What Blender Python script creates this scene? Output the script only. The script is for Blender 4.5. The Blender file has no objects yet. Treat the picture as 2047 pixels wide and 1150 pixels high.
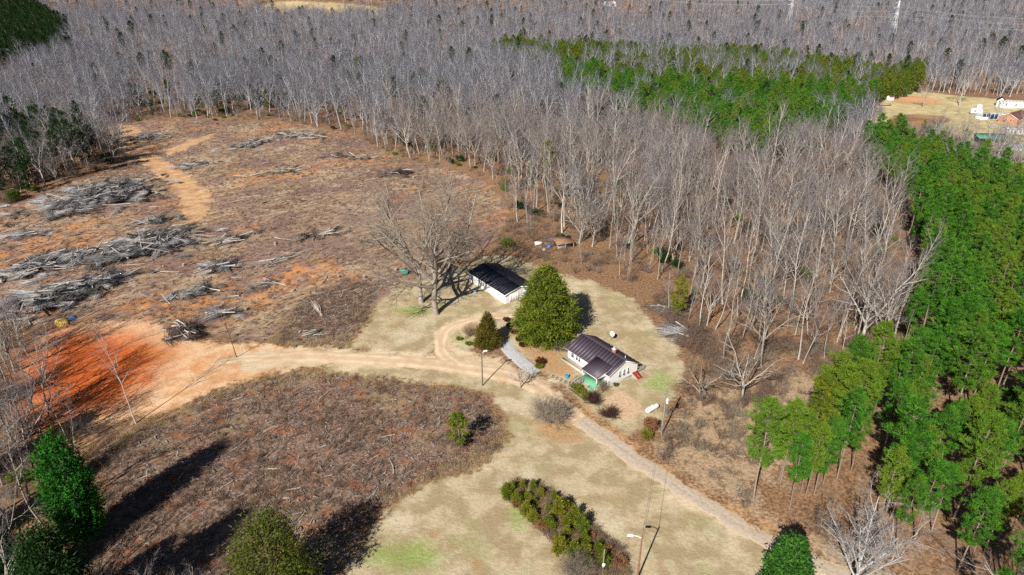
import bpy, math, random
import numpy as np
from mathutils import Vector
R = math.radians
scene = bpy.context.scene
C = scene.collection

# ---------------------------------------------------------------- camera, sky, sun, exposure
CAM_H, TILT, FPX = 80.0, 26.0, 1365.0            # metres, degrees below level, focal length in photo pixels (2047 wide)
cam_d = bpy.data.cameras.new('camera'); cam = bpy.data.objects.new('camera', cam_d); C.objects.link(cam)
cam_d.sensor_width = 36.0; cam_d.lens = 36.0 * FPX / 2047.0; cam_d.clip_start = 1.0; cam_d.clip_end = 8000.0
cam.location = (0, 0, CAM_H); cam.rotation_euler = (R(90 - TILT), 0, 0)
scene.camera = cam
SUN_EL, SUN_AZ = 37.0, 27.0                       # shadows run 27 degrees right of the view direction
world = bpy.data.worlds.new('World'); scene.world = world; world.use_nodes = True
wn = world.node_tree; bg = wn.nodes['Background']; sky = wn.nodes.new('ShaderNodeTexSky')
sky.sky_type = 'NISHITA'; sky.sun_disc = False; sky.sun_elevation = R(SUN_EL); sky.sun_rotation = R(180 + SUN_AZ); sky.air_density = .5; sky.dust_density = .3
wn.links.new(sky.outputs[0], bg.inputs[0]); bg.inputs[1].default_value = 0.05
sun_d = bpy.data.lights.new('sun', 'SUN'); sun_d.energy = 5.0; sun_d.angle = R(0.5); sun_d.color = (1.0, 0.95, 0.86)
sun = bpy.data.objects.new('sun', sun_d); C.objects.link(sun); sun.rotation_euler = (R(90 - SUN_EL), 0, R(-SUN_AZ))
vs = scene.view_settings; vs.view_transform = 'Standard'; vs.look = 'None'; vs.gamma = 1.0; vs.exposure = 0.5
scene.render.engine = 'CYCLES'
cy = scene.cycles; cy.max_bounces = 3; cy.diffuse_bounces = 1; cy.glossy_bounces = 2; cy.transmission_bounces = 2
cy.caustics_reflective = False; cy.caustics_refractive = False; cy.use_denoising = False

# ---------------------------------------------------------------- small helpers
def sstep(a, b, t):
    t = np.clip((t - a) / (b - a), 0, 1); return t * t * (3 - 2 * t)

def hgt(x, y):
    """height of the ground"""
    x = np.asarray(x, float); y = np.asarray(y, float)
    yard = sstep(35, 95, np.hypot(x - 8, (y - 120) * 0.8))
    near = 0.7 * np.sin(x / 19 + 1.3) * np.cos(y / 27 + .4) + 0.4 * np.sin(x / 9 + y / 13)
    r = np.hypot(x, y)
    far = 24 * sstep(650, 1500, r) + 7 * sstep(420, 800, r) * np.sin(x / 140 + .6) * np.sin(y / 170 + 1)
    far = far + 34 * np.exp(-((x + 330) / 230) ** 2 - ((y - 1130) / 150) ** 2)
    return near * yard * sstep(1200, 500, r) + far

_t = R(TILT)
def G(px, py):
    """the point of the ground under a pixel of the 2047 x 1150 photograph"""
    a = (px - 1023.5) / FPX; b = -(py - 575) / FPX
    d = np.array([a, math.cos(_t) + b * math.sin(_t), -math.sin(_t) + b * math.cos(_t)])
    s = np.arange(50.0, 2400.0, 3.0); gap = CAM_H + d[2] * s - hgt(d[0] * s, d[1] * s)
    i = int(np.argmax(gap < 0)) or len(s) - 1; lo, hi = s[i - 1], s[i]
    for _ in range(12):
        m = (lo + hi) / 2
        if CAM_H + d[2] * m - float(hgt(d[0] * m, d[1] * m)) < 0: hi = m
        else: lo = m
    return np.array([d[0] * hi, d[1] * hi, float(hgt(d[0] * hi, d[1] * hi))])

def P(x, y, z):
    """pixel of a point (only to decide what is in view)"""
    x = np.asarray(x, float); dz = np.asarray(z, float) - CAM_H
    depth = y * math.cos(_t) - dz * math.sin(_t); up = y * math.sin(_t) + dz * math.cos(_t)
    return 1023.5 + FPX * x / depth, 575 - FPX * up / depth

def tag(o, label, cat, group=None, kind=None):
    o['label'] = label; o['category'] = cat
    if group: o['group'] = group
    if kind: o['kind'] = kind
    return o

def thing(name, label, cat, loc=(0, 0, 0), rz=0.0, group=None, scale=None):
    o = bpy.data.objects.new(name, None); C.objects.link(o); o.empty_display_size = .3
    o.location = loc; o.rotation_euler = (0, 0, rz)
    if scale is not None: o.scale = (scale,) * 3 if np.isscalar(scale) else scale
    return tag(o, label, cat, group)

def link(name, me, parent=None, label=None):
    o = bpy.data.objects.new(name, me); C.objects.link(o)
    if parent is not None: o.parent = parent
    if label: o['label'] = label
    return o

class MB:
    """collects geometry, builds one mesh"""
    def __init__(s): s.v = []; s.f = []; s.n = 0; s.t = []; s.m = []; s.mi = 0
    def add(s, v, faces, tint=None):
        v = np.asarray(v, float).reshape(-1, 3); f = np.asarray(faces, int) + s.n
        s.v.append(v); s.f.append(f); s.n += len(v); s.m.append(np.full(len(f), s.mi, int))
        s.t.append(np.full(len(v), .5) if tint is None else np.broadcast_to(tint, (len(v),)).astype(float))
        return s
    def box(s, x0, x1, y0, y1, z0, z1):
        v = [(x0,y0,z0),(x1,y0,z0),(x1,y1,z0),(x0,y1,z0),(x0,y0,z1),(x1,y0,z1),(x1,y1,z1),(x0,y1,z1)]
        return s.add(v, [(0,3,2,1),(4,5,6,7),(0,1,5,4),(1,2,6,5),(2,3,7,6),(3,0,4,7)])
    def bar(s, a, b, w, h=None):
        a = np.array(a, float); b = np.array(b, float); d = b - a; d /= np.linalg.norm(d)
        up = np.array([0, 0, 1.]) if abs(d[2]) < .9 else np.array([1., 0, 0])
        r = np.cross(d, up); r /= np.linalg.norm(r); u = np.cross(r, d); h = h or w
        q = [(-1,-1),(1,-1),(1,1),(-1,1)]
        v = [p + r * i * w / 2 + u * j * h / 2 for p in (a, b) for i, j in q]
        return s.add(v, [(0,3,2,1),(4,5,6,7),(0,1,5,4),(1,2,6,5),(2,3,7,6),(3,0,4,7)])
    def slab(s, quad, th):
        """a flat four-cornered plate of some thickness (below the corners)"""
        q = np.array(quad, float); n = np.cross(q[1] - q[0], q[3] - q[0]); n /= np.linalg.norm(n)
        if n[2] < 0: n = -n
        v = np.vstack([q - n * th, q])
        return s.add(v, [(0,3,2,1),(4,5,6,7),(0,1,5,4),(1,2,6,5),(2,3,7,6),(3,0,4,7)])
    def prism(s, poly, y0, y1, axis=1):
        """polygon in (x, z) drawn out along y"""
        k = len(poly); v = []
        for yy in (y0, y1):
            for a, b in poly: v.append((a, yy, b) if axis == 1 else (yy, a, b))
        v = np.array(v, float)
        for i in range(k):
            j = (i + 1) % k; s.add(v[[i, j, k + j, k + i]], [(0, 1, 2, 3)])
        for off in (0, k):
            for i in range(1, k - 1): s.add(v[[off, off + i, off + i + 1]], [(0, 1, 2)])
        return s
    def tube(s, pts, rad, n=6, tint=None, cap=True):
        pts = np.asarray(pts, float); k = len(pts); rad = np.broadcast_to(rad, (k,))
        d = np.gradient(pts, axis=0); d /= np.linalg.norm(d, axis=1)[:, None] + 1e-9
        m = d.mean(0); ref = np.array([1., 0, 0]) if abs(m[0]) < .6 * np.linalg.norm(m) + 1e-9 else np.array([0, 1., 0])
        u = np.cross(d, ref); u /= np.linalg.norm(u, axis=1)[:, None] + 1e-9; w = np.cross(d, u)
        a = np.arange(n) * 2 * math.pi / n
        v = pts[:, None] + rad[:, None, None] * (u[:, None] * np.cos(a)[None, :, None] + w[:, None] * np.sin(a)[None, :, None])
        i = np.arange(k - 1)[:, None] * n; j = np.arange(n)[None]; j2 = (j + 1) % n
        f = np.stack([i + j, i + j2, i + n + j2, i + n + j], -1).reshape(-1, 4)
        s.add(v.reshape(-1, 3), f, tint)
        if cap and n > 3:
            e = v[-1]; s.add(np.vstack([e, e.mean(0)]), [(q, (q + 1) % n, n) for q in range(n)], tint)
        return s
    def cones(s, a, b, r, tint=None):
        """many thin three-sided spikes"""
        a = np.asarray(a, float); b = np.asarray(b, float); N = len(a)
        if N == 0: return s
        d = b - a; ref = np.where(np.abs(d[:, 2:3]) > .7 * np.linalg.norm(d, axis=1)[:, None], [[1., 0, 0]], [[0, 0, 1.]])
        u = np.cross(d, ref); u /= np.linalg.norm(u, axis=1)[:, None] + 1e-9
        w = np.cross(d, u); w /= np.linalg.norm(w, axis=1)[:, None] + 1e-9
        r = np.broadcast_to(r, (N,))[:, None]
        v = np.stack([a + u * r, a - u * r * .5 + w * r * .87, a - u * r * .5 - w * r * .87, b], 1)
        i = np.arange(N)[:, None] * 4
        f = np.concatenate([i + [[0, 1, 3]], i + [[1, 2, 3]], i + [[2, 0, 3]]])
        return s.add(v.reshape(-1, 3), f, None if tint is None else np.repeat(np.broadcast_to(tint, (N,)), 4))
    def leaves(s, c, d, side, tint):
        """triangles: base centre c, direction d (with length), half width vector side"""
        N = len(c); v = np.stack([c - side, c + side, c + d], 1)
        return s.add(v.reshape(-1, 3), np.arange(N * 3).reshape(-1, 3), np.repeat(tint, 3))
    def mesh(s, name, *mats, smooth=False):
        me = bpy.data.meshes.new(name)
        V = np.concatenate(s.v); L = []; st = []; off = 0; M = []
        tot = []
        for f in s.f:
            L.append(f.ravel()); tot.append(np.full(len(f), f.shape[1], int))
        tot = np.concatenate(tot); L = np.concatenate(L); M = np.concatenate(s.m)
        me.vertices.add(len(V)); me.vertices.foreach_set('co', V.ravel())
        me.loops.add(len(L)); me.loops.foreach_set('vertex_index', L)
        me.polygons.add(len(tot)); me.polygons.foreach_set('loop_start', np.concatenate([[0], np.cumsum(tot)[:-1]]))
        me.polygons.foreach_set('material_index', M)
        if smooth: me.polygons.foreach_set('use_smooth', np.ones(len(tot), bool))
        at = me.attributes.new('tint', 'FLOAT', 'POINT'); at.data.foreach_set('value', np.concatenate(s.t))
        for m in mats: me.materials.append(MAT[m])
        me.update(calc_edges=True); return me
    def build(s, name, mat, parent=None, label=None, smooth=False):
        return link(name, s.mesh(name, *([mat] if isinstance(mat, str) else mat), smooth=smooth), parent, label)

# ---------------------------------------------------------------- materials
MAT = {}
class N:
    def __init__(s, name):
        s.m = bpy.data.materials.new(name); s.m.use_nodes = True; s.t = s.m.node_tree; s.b = s.t.nodes['Principled BSDF']
        s.b.inputs['Roughness'].default_value = .9; s.b.inputs['Specular IOR Level'].default_value = .15; MAT[name] = s.m
    def n(s, ty, **kw):
        q = s.t.nodes.new(ty)
        for k, v in kw.items(): setattr(q, k, v)
        return q
    def put(s, sock, v):
        if hasattr(v, 'default_value') and hasattr(v, 'links'): s.t.links.new(v, sock)
        elif isinstance(v, (tuple, list)) and len(v) == 3 and sock.type == 'RGBA': sock.default_value = (*v, 1)
        else: sock.default_value = v
    def pos(s):
        if not hasattr(s, '_p'): s._p = s.n('ShaderNodeNewGeometry').outputs['Position']
        return s._p
    def noise(s, scale, detail=3, rough=.6, vec=None, dist=0.0):
        q = s.n('ShaderNodeTexNoise'); s.put(q.inputs['Vector'], vec or s.pos()); q.inputs['Scale'].default_value = scale
        q.inputs['Detail'].default_value = detail; q.inputs['Roughness'].default_value = rough; q.inputs['Distortion'].default_value = dist
        return q.outputs[0]
    def stretch(s, ang, sx, sy):
        q = s.n('ShaderNodeMapping'); q.vector_type = 'TEXTURE'; s.put(q.inputs['Vector'], s.pos())
        q.inputs['Rotation'].default_value = (0, 0, ang); q.inputs['Scale'].default_value = (1 / sx, 1 / sy, 1); return q.outputs[0]
    def mix(s, f, a, b, mode='MIX'):
        q = s.n('ShaderNodeMix', data_type='RGBA', blend_type=mode); s.put(q.inputs[0], f); s.put(q.inputs[6], a); s.put(q.inputs[7], b); return q.outputs[2]
    def rng(s, v, a, b, lo=0.0, hi=1.0, smooth=True):
        q = s.n('ShaderNodeMapRange'); q.interpolation_type = 'SMOOTHSTEP' if smooth else 'LINEAR'
        s.put(q.inputs[0], v); q.inputs[1].default_value = a; q.inputs[2].default_value = b; q.inputs[3].default_value = lo; q.inputs[4].default_value = hi
        return q.outputs[0]
    def math(s, op, a, b=0.0):
        q = s.n('ShaderNodeMath', operation=op); s.put(q.inputs[0], a); s.put(q.inputs[1], b); return q.outputs[0]
    def attr(s, name):
        return s.n('ShaderNodeAttribute', attribute_name=name).outputs['Fac']
    def rand(s): return s.n('ShaderNodeObjectInfo').outputs['Random']
    def color(s, c): s.put(s.b.inputs['Base Color'], c); return s
    def bump(s, h, strength=.5, dist=.1):
        q = s.n('ShaderNodeBump'); q.inputs['Strength'].default_value = strength; q.inputs['Distance'].default_value = dist
        s.put(q.inputs['Height'], h); s.t.links.new(q.outputs[0], s.b.inputs['Normal']); return s

def plain(name, col, rough=.8, var=.12, scale=.8, metal=0.0, spec=.3):
    m = N(name); n1 = m.noise(scale, 4)
    m.color(m.mix(m.rng(n1, .3, .7), tuple(c * (1 - var) for c in col), tuple(min(1, c * (1 + var)) for c in col)))
    m.b.inputs['Roughness'].default_value = rough; m.b.inputs['Metallic'].default_value = metal; m.b.inputs['Specular IOR Level'].default_value = spec

def woody(name, a, b, c=None):
    m = N(name); base = m.mix(m.rand(), a, b)
    if c: base = m.mix(m.rng(m.rand(), .55, 1), base, c)
    t = m.attr('tint'); base = m.mix(m.rng(t, 0, 1, .0, .85 if name == 'pile_brush' else .45), base, tuple(x * (.14 if name == 'pile_brush' else .45) for x in a))
    m.color(m.mix(m.rng(m.noise(3.0, 3), .35, .7), base, m.mix(.5, base, tuple(x * .55 for x in a))))

def leafy(name, a, b, c=None, trans=.25):
    m = N(name); col = m.mix(m.attr('tint'), a, b)
    if c: col = m.mix(m.rng(m.rand(), .35, 1, 0, .7), col, c)
    m.color(col); m.b.inputs['Roughness'].default_value = .65
    tr = m.n('ShaderNodeBsdfTranslucent'); m.put(tr.inputs[0], col); ms = m.n('ShaderNodeMixShader'); ms.inputs[0].default_value = trans
    out = m.t.nodes['Material Output']
    m.t.links.new(m.b.outputs[0], ms.inputs[1]); m.t.links.new(tr.outputs[0], ms.inputs[2]); m.t.links.new(ms.outputs[0], out.inputs[0])

woody('bark_wood', (.49, .445, .39), (.27, .235, .205), (.56, .52, .47))
woody('bark_haze_tint', (.50, .50, .53), (.30, .30, .33), (.58, .58, .61))  # cool distance haze put into the far trees' bark colour
woody('twig_haze_tint', (.145, .145, .185), (.180, .160, .180), (.125, .130, .175))  # bluish haze of distance painted into the far twigs
woody('twig_wood', (.225, .200, .205), (.30, .220, .205), (.195, .185, .215))
woody('bark_oak', (.38, .33, .28), (.33, .285, .245))
woody('twig_oak', (.34, .28, .225), (.29, .235, .20))
woody('bark_white', (.54, .54, .55), (.48, .48, .49))
woody('twig_white', (.46, .43, .42), (.42, .40, .39))
woody('bark_pine', (.30, .22, .17), (.24, .18, .15), (.36, .28, .23))
woody('twig_brown', (.23, .15, .11), (.29, .20, .14), (.20, .15, .14))
woody('twig_dark', (.075, .04, .035), (.09, .05, .04))
woody('twig_tan', (.34, .28, .21), (.30, .25, .19))
woody('twig_blossom', (.62, .58, .55), (.55, .52, .50))
woody('slash_wood', (.36, .30, .26), (.28, .23, .21), (.44, .37, .30))
woody('slash_grey', (.50, .46, .43), (.24, .22, .22), (.60, .55, .50))
woody('pile_brush', (.46, .45, .46), (.44, .43, .44))
woody('log_pale', (.60, .52, .43), (.52, .46, .40), (.66, .58, .47))
leafy('needle_pine', (.028, .105, .011), (.100, .280, .024), (.190, .260, .024))
leafy('needle_olive', (.095, .135, .013), (.210, .230, .020), (.070, .180, .018))
leafy('needle_dark', (.012, .040, .010), (.025, .070, .014), (.030, .055, .012))
leafy('leaf_spruce', (.060, .105, .010), (.210, .240, .024))
leafy('leaf_cedar', (.075, .070, .012), (.165, .130, .020))
leafy('leaf_cedar_green', (.060, .090, .014), (.130, .145, .022))
leafy('leaf_bright', (.014, .085, .010), (.045, .200, .018))
leafy('leaf_magnolia', (.022, .085, .012), (.075, .210, .028))
leafy('leaf_yellow', (.120, .140, .015), (.230, .220, .025))
leafy('leaf_young', (.060, .120, .010), (.230, .250, .020), (.24, .22, .02))
leafy('leaf_russet', (.22, .10, .05), (.36, .18, .08))
leafy('leaf_maroon', (.055, .020, .014), (.12, .045, .025))
leafy('grass_dry', (.34, .22, .10), (.54, .42, .24))
leafy('weed_brown', (.20, .115, .07), (.34, .235, .175), (.24, .17, .15))
leafy('weed_mauve', (.15, .085, .06), (.34, .25, .20), (.24, .115, .06))

plain('siding_white', (.80, .80, .80), .6, .02, .4)
plain('trim_white', (.82, .82, .80), .5, .02)
plain('roof_plum', (.075, .058, .078), .55, .10, .5, .0, .5)
plain('roof_navy', (.012, .013, .022), .55, .12, .5, .0, .3)
plain('foundation_grey', (.42, .42, .43), .9, .1)
plain('glass_dark', (.05, .07, .10), .15, .05, 1, 0, .6)
plain('brick_red', (.36, .15, .09), .9, .2, 3)
plain('brick_orange', (.52, .24, .14), .9, .08, 2)
plain('cap_grey', (.62, .60, .58), .8, .08)
plain('paint_red', (.36, .045, .040), .5, .1)
plain('paint_green', (.13, .38, .22), .7, .08)
plain('wood_grey', (.40, .36, .31), .9, .15, 2)
plain('wood_dark', (.10, .085, .075), .9, .2, 2)
plain('wood_pole', (.30, .27, .24), .9, .15, 2)
plain('wood_brown', (.24, .13, .08), .9, .15, 2)
plain('metal_grey', (.42, .44, .46), .45, .06, 1, .6, .5)
plain('metal_white', (.80, .80, .78), .35, .03)
plain('metal_rust', (.30, .17, .10), .8, .25, .7)
plain('metal_galv', (.50, .54, .60), .5, .06, .3, .3, .5)
plain('plastic_blue', (.08, .28, .42), .5, .1)
plain('tarp_blue', (.05, .14, .42), .5, .15)
plain('tarp_yellow', (.62, .42, .10), .7, .15)
plain('panel_navy', (.015, .030, .110), .5, .15)
plain('pool_teal', (.22, .46, .50), .3, .1)
plain('roof_green', (.09, .30, .22), .5, .06)
plain('roof_maroon', (.19, .07, .065), .7, .12)
plain('insulator', (.35, .36, .38), .3, .05)
plain('wire', (.10, .10, .11), .6, .05)
plain('wire_pale', (.60, .62, .66), .5, .05)
plain('pylon_steel', (.60, .62, .65), .5, .05, .2)
plain('soil_gap_shade', (.115, .080, .062), .95, .45, 1.6)  # dark earth tone, painted to read as shade between the sticks
plain('garden_soil', (.44, .27, .17), .95, .16, 1.2)
plain('gravel_grey', (.46, .46, .47), .95, .22, 3.0)
plain('concrete', (.52, .48, .42), .9, .1, 1)
plain('dark_inside', (.03, .028, .026), .9, .1)

# ---------------------------------------------------------------- where the ground changes (outlines on the ground, from the photograph)
def poly(*px): return np.array([G(a, b)[:2] for a, b in px])
ZONE = {
 'lawn': [poly((560,1290),(690,1130),(770,1020),(845,965),(950,938),(1015,885),(1008,840),(985,790),(900,772),(760,765),(640,742),(655,722),(800,722),(950,735),(1060,760),(1180,845),(1300,928),(1450,1028),(1650,1150),(1760,1290)),
          poly((680,697),(722,652),(752,600),(800,566),(870,552),(935,530),(985,508),(1040,518),(1110,545),(1190,563),(1265,598),(1305,650),(1358,700),(1372,742),(1350,790),(1330,835),(1300,858),(1255,868),(1195,838),(1150,800),(1120,772),(1060,722),(1000,690),(900,705),(780,705))],
 'cut': [poly((-60,440),(60,395),(180,352),(290,305),(225,272),(205,250),(330,236),(560,243),(700,268),(800,318),(920,343),(985,372),(1012,420),(1000,470),(950,505),(880,545),(800,570),(752,605),(720,658),(685,697),(560,690),(420,672),(300,645),(-60,650))],
 'brush': [poly((300,850),(420,785),(600,742),(800,764),(960,788),(1012,870),(950,934),(842,962),(762,1020),(680,1140),(520,1330),(150,1330),(150,1100),(170,1000),(190,900)),
           poly((545,690),(570,640),(600,600),(680,565),(770,560),(752,605),(722,655),(685,695))],
 'red': [poly((40,740),(90,665),(200,640),(330,655),(430,688),(560,690),(610,700),(590,735),(440,775),(330,830),(150,850),(60,830))],
 'crimson': [poly((30,745),(110,665),(260,668),(330,700),(300,760),(240,810),(120,850),(50,830))],
 'dirt': [poly((470,735),(490,706),(540,696),(620,694),(780,702),(880,712),(868,690),(876,655),(915,632),(975,627),(1035,622),(1040,634),(985,640),(930,655),(905,675),(915,700),(990,715),(1060,742),(1110,770),(1090,790),(1020,762),(950,748),(860,738),(740,735),(600,736),(500,746)),
          poly((1100,770),(1150,815),(1210,860),(1290,915),(1370,965),(1450,1015),(1540,1065),(1620,1105),(1720,1150),(1690,1190),(1600,1140),(1500,1080),(1400,1025),(1320,975),(1240,915),(1170,865),(1120,825),(1075,790))],
 'trail': [poly((205,252),(265,250),(285,262),(262,285),(300,305),(345,330),(405,372),(425,400),(405,445),(365,445),(360,390),(310,350),(270,315),(232,285),(245,266),(205,262)),
           poly((330,300),(400,275),(430,265),(425,275),(370,300),(335,312))],
 'litter': [poly((1040,690),(1020,650),(1045,655),(1075,690),(1120,705),(1140,722),(1152,742),(1110,748),(1075,735)),
            poly((1140,790),(1200,840),(1290,905),(1400,975),(1560,1060),(1545,1068),(1380,975),(1260,898),(1150,815)),
            poly((1100,830),(1150,850),(1165,880),(1110,885),(1070,868))],
 'scrub': [poly((1305,905),(1345,845),(1400,790),(1500,770),(1640,740),(1745,735),(1748,800),(1640,880),(1520,960),(1500,1000),(1560,1050),(1700,1110),(1860,1180),(1720,1160),(1560,1065),(1400,975))],
 'farm': [poly((1748,248),(1755,212),(1775,182),(1830,180),(1900,190),(1990,198),(2120,205),(2200,360),(2047,318),(1985,300),(1930,283),(1890,262),(1820,258))],
 'plow': [poly((1775,246),(1782,232),(1830,228),(1885,232),(1902,240),(1890,246),(1840,260),(1790,268))],
 'orchard': [poly((1783,205),(1800,190),(1850,193),(1890,205),(1870,210),(1810,207))],
 'field': [poly((505,30),(530,3),(600,2),(700,8),(800,20),(760,36),(660,44),(580,42))],
 'scar': [poly((432,8),(436,-2),(508,-2),(500,4),(478,9),(450,12)), poly((1232,18),(1242,8),(1254,12),(1272,30),(1264,32)), poly((1990,36),(2047,38),(2120,60),(2047,58))],
 'green': [poly((735,1110),(770,1085),(830,1082),(880,1105),(870,1135),(800,1145)), poly((1290,770),(1320,742),(1345,760),(1330,790)), poly((1010,1025),(1040,1010),(1060,1040),(1030,1050)), poly((790,620),(830,612),(862,622),(830,632))],
 'garden': [poly((1209,800),(1241,785),(1280,812),(1276,822),(1262,836),(1236,832))],
}
def sdf(polys, X, Y):
    """signed distance, positive inside"""
    best = np.full(X.shape, -1e9)
    for p in polys:
        d2 = np.full(X.shape, 1e18); ins = np.zeros(X.shape, bool)
        for i in range(len(p)):
            a = p[i]; b = p[(i + 1) % len(p)]; e = b - a; L = e @ e + 1e-12
            t = np.clip(((X - a[0]) * e[0] + (Y - a[1]) * e[1]) / L, 0, 1)
            d2 = np.minimum(d2, (X - a[0] - t * e[0]) ** 2 + (Y - a[1] - t * e[1]) ** 2)
            c = (a[1] > Y) != (b[1] > Y)
            ins ^= c & (X < (b[0] - a[0]) * (Y - a[1]) / (b[1] - a[1] + 1e-12) + a[0])
        d = np.sqrt(d2); best = np.maximum(best, np.where(ins, d, -d))
    return best

# ---------------------------------------------------------------- the ground, one sheet to the horizon
def axis(lo, hi, step, far_lo, far_hi, g=1.09):
    a = list(np.arange(lo, hi + step, step)); s = step
    while a[-1] < far_hi: s *= g; a.append(a[-1] + s)
    s = step; b = []; q = lo
    while q > far_lo: s *= g; q -= s; b.append(q)
    return np.array(b[::-1] + a)
gx = axis(-190, 215, 1.0, -3500, 3500); gy = axis(40, 330, 1.0, -400, 4500, 1.05)
GX, GY = np.meshgrid(gx, gy); nx, ny = len(gx), len(gy)
rs = np.random.RandomState(3)
cell = lambda X, Y: np.sin(X * 1.7 + np.sin(Y * .9) * 2) * np.sin(Y * 1.9 + np.sin(X * 1.1) * 2)
SD = {k: sdf(v, GX, GY) for k, v in ZONE.items()}
rough_amp = .03 + .34 * sstep(-1, 4, np.maximum(SD['cut'], SD['brush'])) + .12 * sstep(0, 20, -np.maximum.reduce([SD['lawn'], SD['cut'], SD['brush'], SD['red'], SD['farm']]))
rough_amp = np.where(np.maximum(SD['dirt'], SD['red']) > -1, .03, rough_amp); rough_amp = np.where(np.hypot(GX - 6, GY - 128) < 24, .02, rough_amp)
GZ = hgt(GX, GY) + rough_amp * (.6 * cell(GX, GY) + .5 * rs.rand(ny, nx) - .25) * sstep(420, 300, np.hypot(GX, GY))
me = bpy.data.meshes.new('ground')
V = np.stack([GX, GY, GZ], -1).reshape(-1, 3)
ii = np.arange((ny - 1) * nx).reshape(ny - 1, nx)[:, :-1].ravel()
F = np.stack([ii, ii + 1, ii + nx + 1, ii + nx], 1)
me.vertices.add(len(V)); me.vertices.foreach_set('co', V.ravel()); me.loops.add(F.size); me.loops.foreach_set('vertex_index', F.ravel())
me.polygons.add(len(F)); me.polygons.foreach_set('loop_start', np.arange(len(F)) * 4); me.polygons.foreach_set('use_smooth', np.ones(len(F), bool))
for k, s_ in SD.items():
    at = me.attributes.new('z_' + k, 'FLOAT', 'POINT'); at.data.foreach_set('value', s_.ravel().astype(np.float32))
me.update(calc_edges=True)

g = N('ground_mat')
n_big = g.noise(.05, 4); n_mid = g.noise(.22, 5, .65); n_fine = g.noise(1.6, 5, .75); n_grit = g.noise(6.0, 3, .8)
streak = g.noise(1.0, 5, .75, g.stretch(R(44), .14, .8)); streak2 = g.noise(1.0, 5, .7, g.stretch(R(52), .2, 1.3))
edge = g.math('ADD', g.math('MULTIPLY', g.math('SUBTRACT', n_mid, .5), 12.0), g.math('MULTIPLY', g.math('SUBTRACT', n_fine, .5), 6.0))
def zone(k, w=.8, amp=1.0, off=0.0):
    return g.rng(g.math('ADD', g.attr('z_' + k), g.math('MULTIPLY', edge, amp)), off - w, off + w)
# forest floor: fallen leaves
col = g.mix(g.rng(n_fine, .38, .64), (.15, .08, .043), (.38, .225, .125))
col = g.mix(g.rng(n_mid, .45, .70, 0, .6), col, (.24, .17, .12))
scr = g.mix(g.rng(n_fine, .35, .65), (.30, .20, .12), (.50, .37, .24)); col = g.mix(zone('scrub', 2.5, 1.5), col, scr)
# mown winter grass
lw = g.mix(g.rng(n_mid, .40, .62), (.37, .285, .165), (.54, .445, .29))
lw = g.mix(g.rng(g.noise(.09, 4, .6), .52, .66, 0, .5), lw, (.34, .33, .15))
lw = g.mix(g.rng(n_big, .60, .70, 0, .65), lw, (.24, .32, .075))
lw = g.mix(g.rng(g.noise(.07, 5, .65), .52, .64, 0, .6), lw, (.64, .56, .40))
lw = g.mix(g.rng(n_fine, .45, .72, 0, .55), lw, (.30, .215, .12))
lw = g.mix(g.rng(n_grit, .55, .8, 0, .35), lw, (.62, .54, .38))
lw = g.mix(g.rng(g.noise(.13, 5, .7), .57, .68, 0, .7), lw, (.42, .24, .11))
col = g.mix(zone('lawn', .9, .55), col, lw)
# clear-cut: bark, chips and stubble on clay
n_patch = g.noise(.035, 5, .65); n_patch2 = g.noise(.028, 4, .6, g.stretch(R(44), .5, 1.2))
ct = g.mix(g.rng(streak, .38, .62), (.24, .135, .085), (.47, .345, .22))
ct = g.mix(g.rng(n_fine, .48, .70, 0, .8), ct, (.14, .09, .075))
ct = g.mix(g.rng(n_patch, .46, .56, 0, .8), ct, g.mix(g.rng(n_fine, .4, .65), (.26, .165, .145), (.17, .10, .085)))
ct = g.mix(g.math('MULTIPLY', g.rng(n_patch2, .50, .60), g.rng(n_mid, .40, .58)), ct, g.mix(g.rng(streak, .4, .6), (.46, .185, .065), (.58, .30, .13)))
ct = g.mix(g.rng(n_big, .56, .66, 0, .6), ct, (.52, .40, .27))
ct = g.mix(g.rng(streak2, .58, .70, 0, .75), ct, (.66, .55, .42))
col = g.mix(zone('cut', 1.2, .8), col, ct)
br = g.mix(g.rng(n_fine, .38, .62), (.10, .056, .04), (.31, .21, .15))
br = g.mix(g.rng(n_big, .5, .62, 0, .7), br, (.34, .25, .14)); br = g.mix(g.rng(n_mid, .5, .66, 0, .85), br, (.30, .115, .05)); br = g.mix(g.rng(n_grit, .55, .75, 0, .6), br, (.46, .385, .33))
col = g.mix(zone('brush', 1.0, .6), col, br)
# bare clay
rd = g.mix(g.rng(n_mid, .36, .62), (.62, .34, .17), (.78, .52, .32)); rd = g.mix(g.rng(streak2, .52, .66, 0, .4), rd, (.54, .26, .11)); rd = g.mix(g.rng(n_big, .52, .64, 0, .8), rd, (.64, .25, .075))
col = g.mix(zone('red', 1.6, .9), col, rd)
cr = g.mix(g.rng(streak2, .40, .58), (.42, .075, .016), (.60, .155, .040)); cr = g.mix(g.rng(n_fine, .55, .72, 0, .35), cr, (.36, .08, .03)); col = g.mix(zone('crimson', 6.0, 1.4), col, cr)
dt = g.mix(g.rng(n_mid, .35, .65), (.54, .40, .25), (.68, .54, .37)); dt = g.mix(g.rng(n_fine, .55, .8, 0, .4), dt, (.52, .36, .22))
col = g.mix(zone('dirt', 1.3, .8, .2), col, dt)
tl = g.mix(g.rng(streak, .35, .65), (.46, .24, .10), (.66, .45, .27)); tl = g.mix(g.rng(n_fine, .5, .7, 0, .6), tl, (.36, .22, .13)); col = g.mix(g.math('MULTIPLY', zone('trail', 2.2, .9), g.rng(n_mid, .3, .55, .45, 1)), col, tl)
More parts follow.
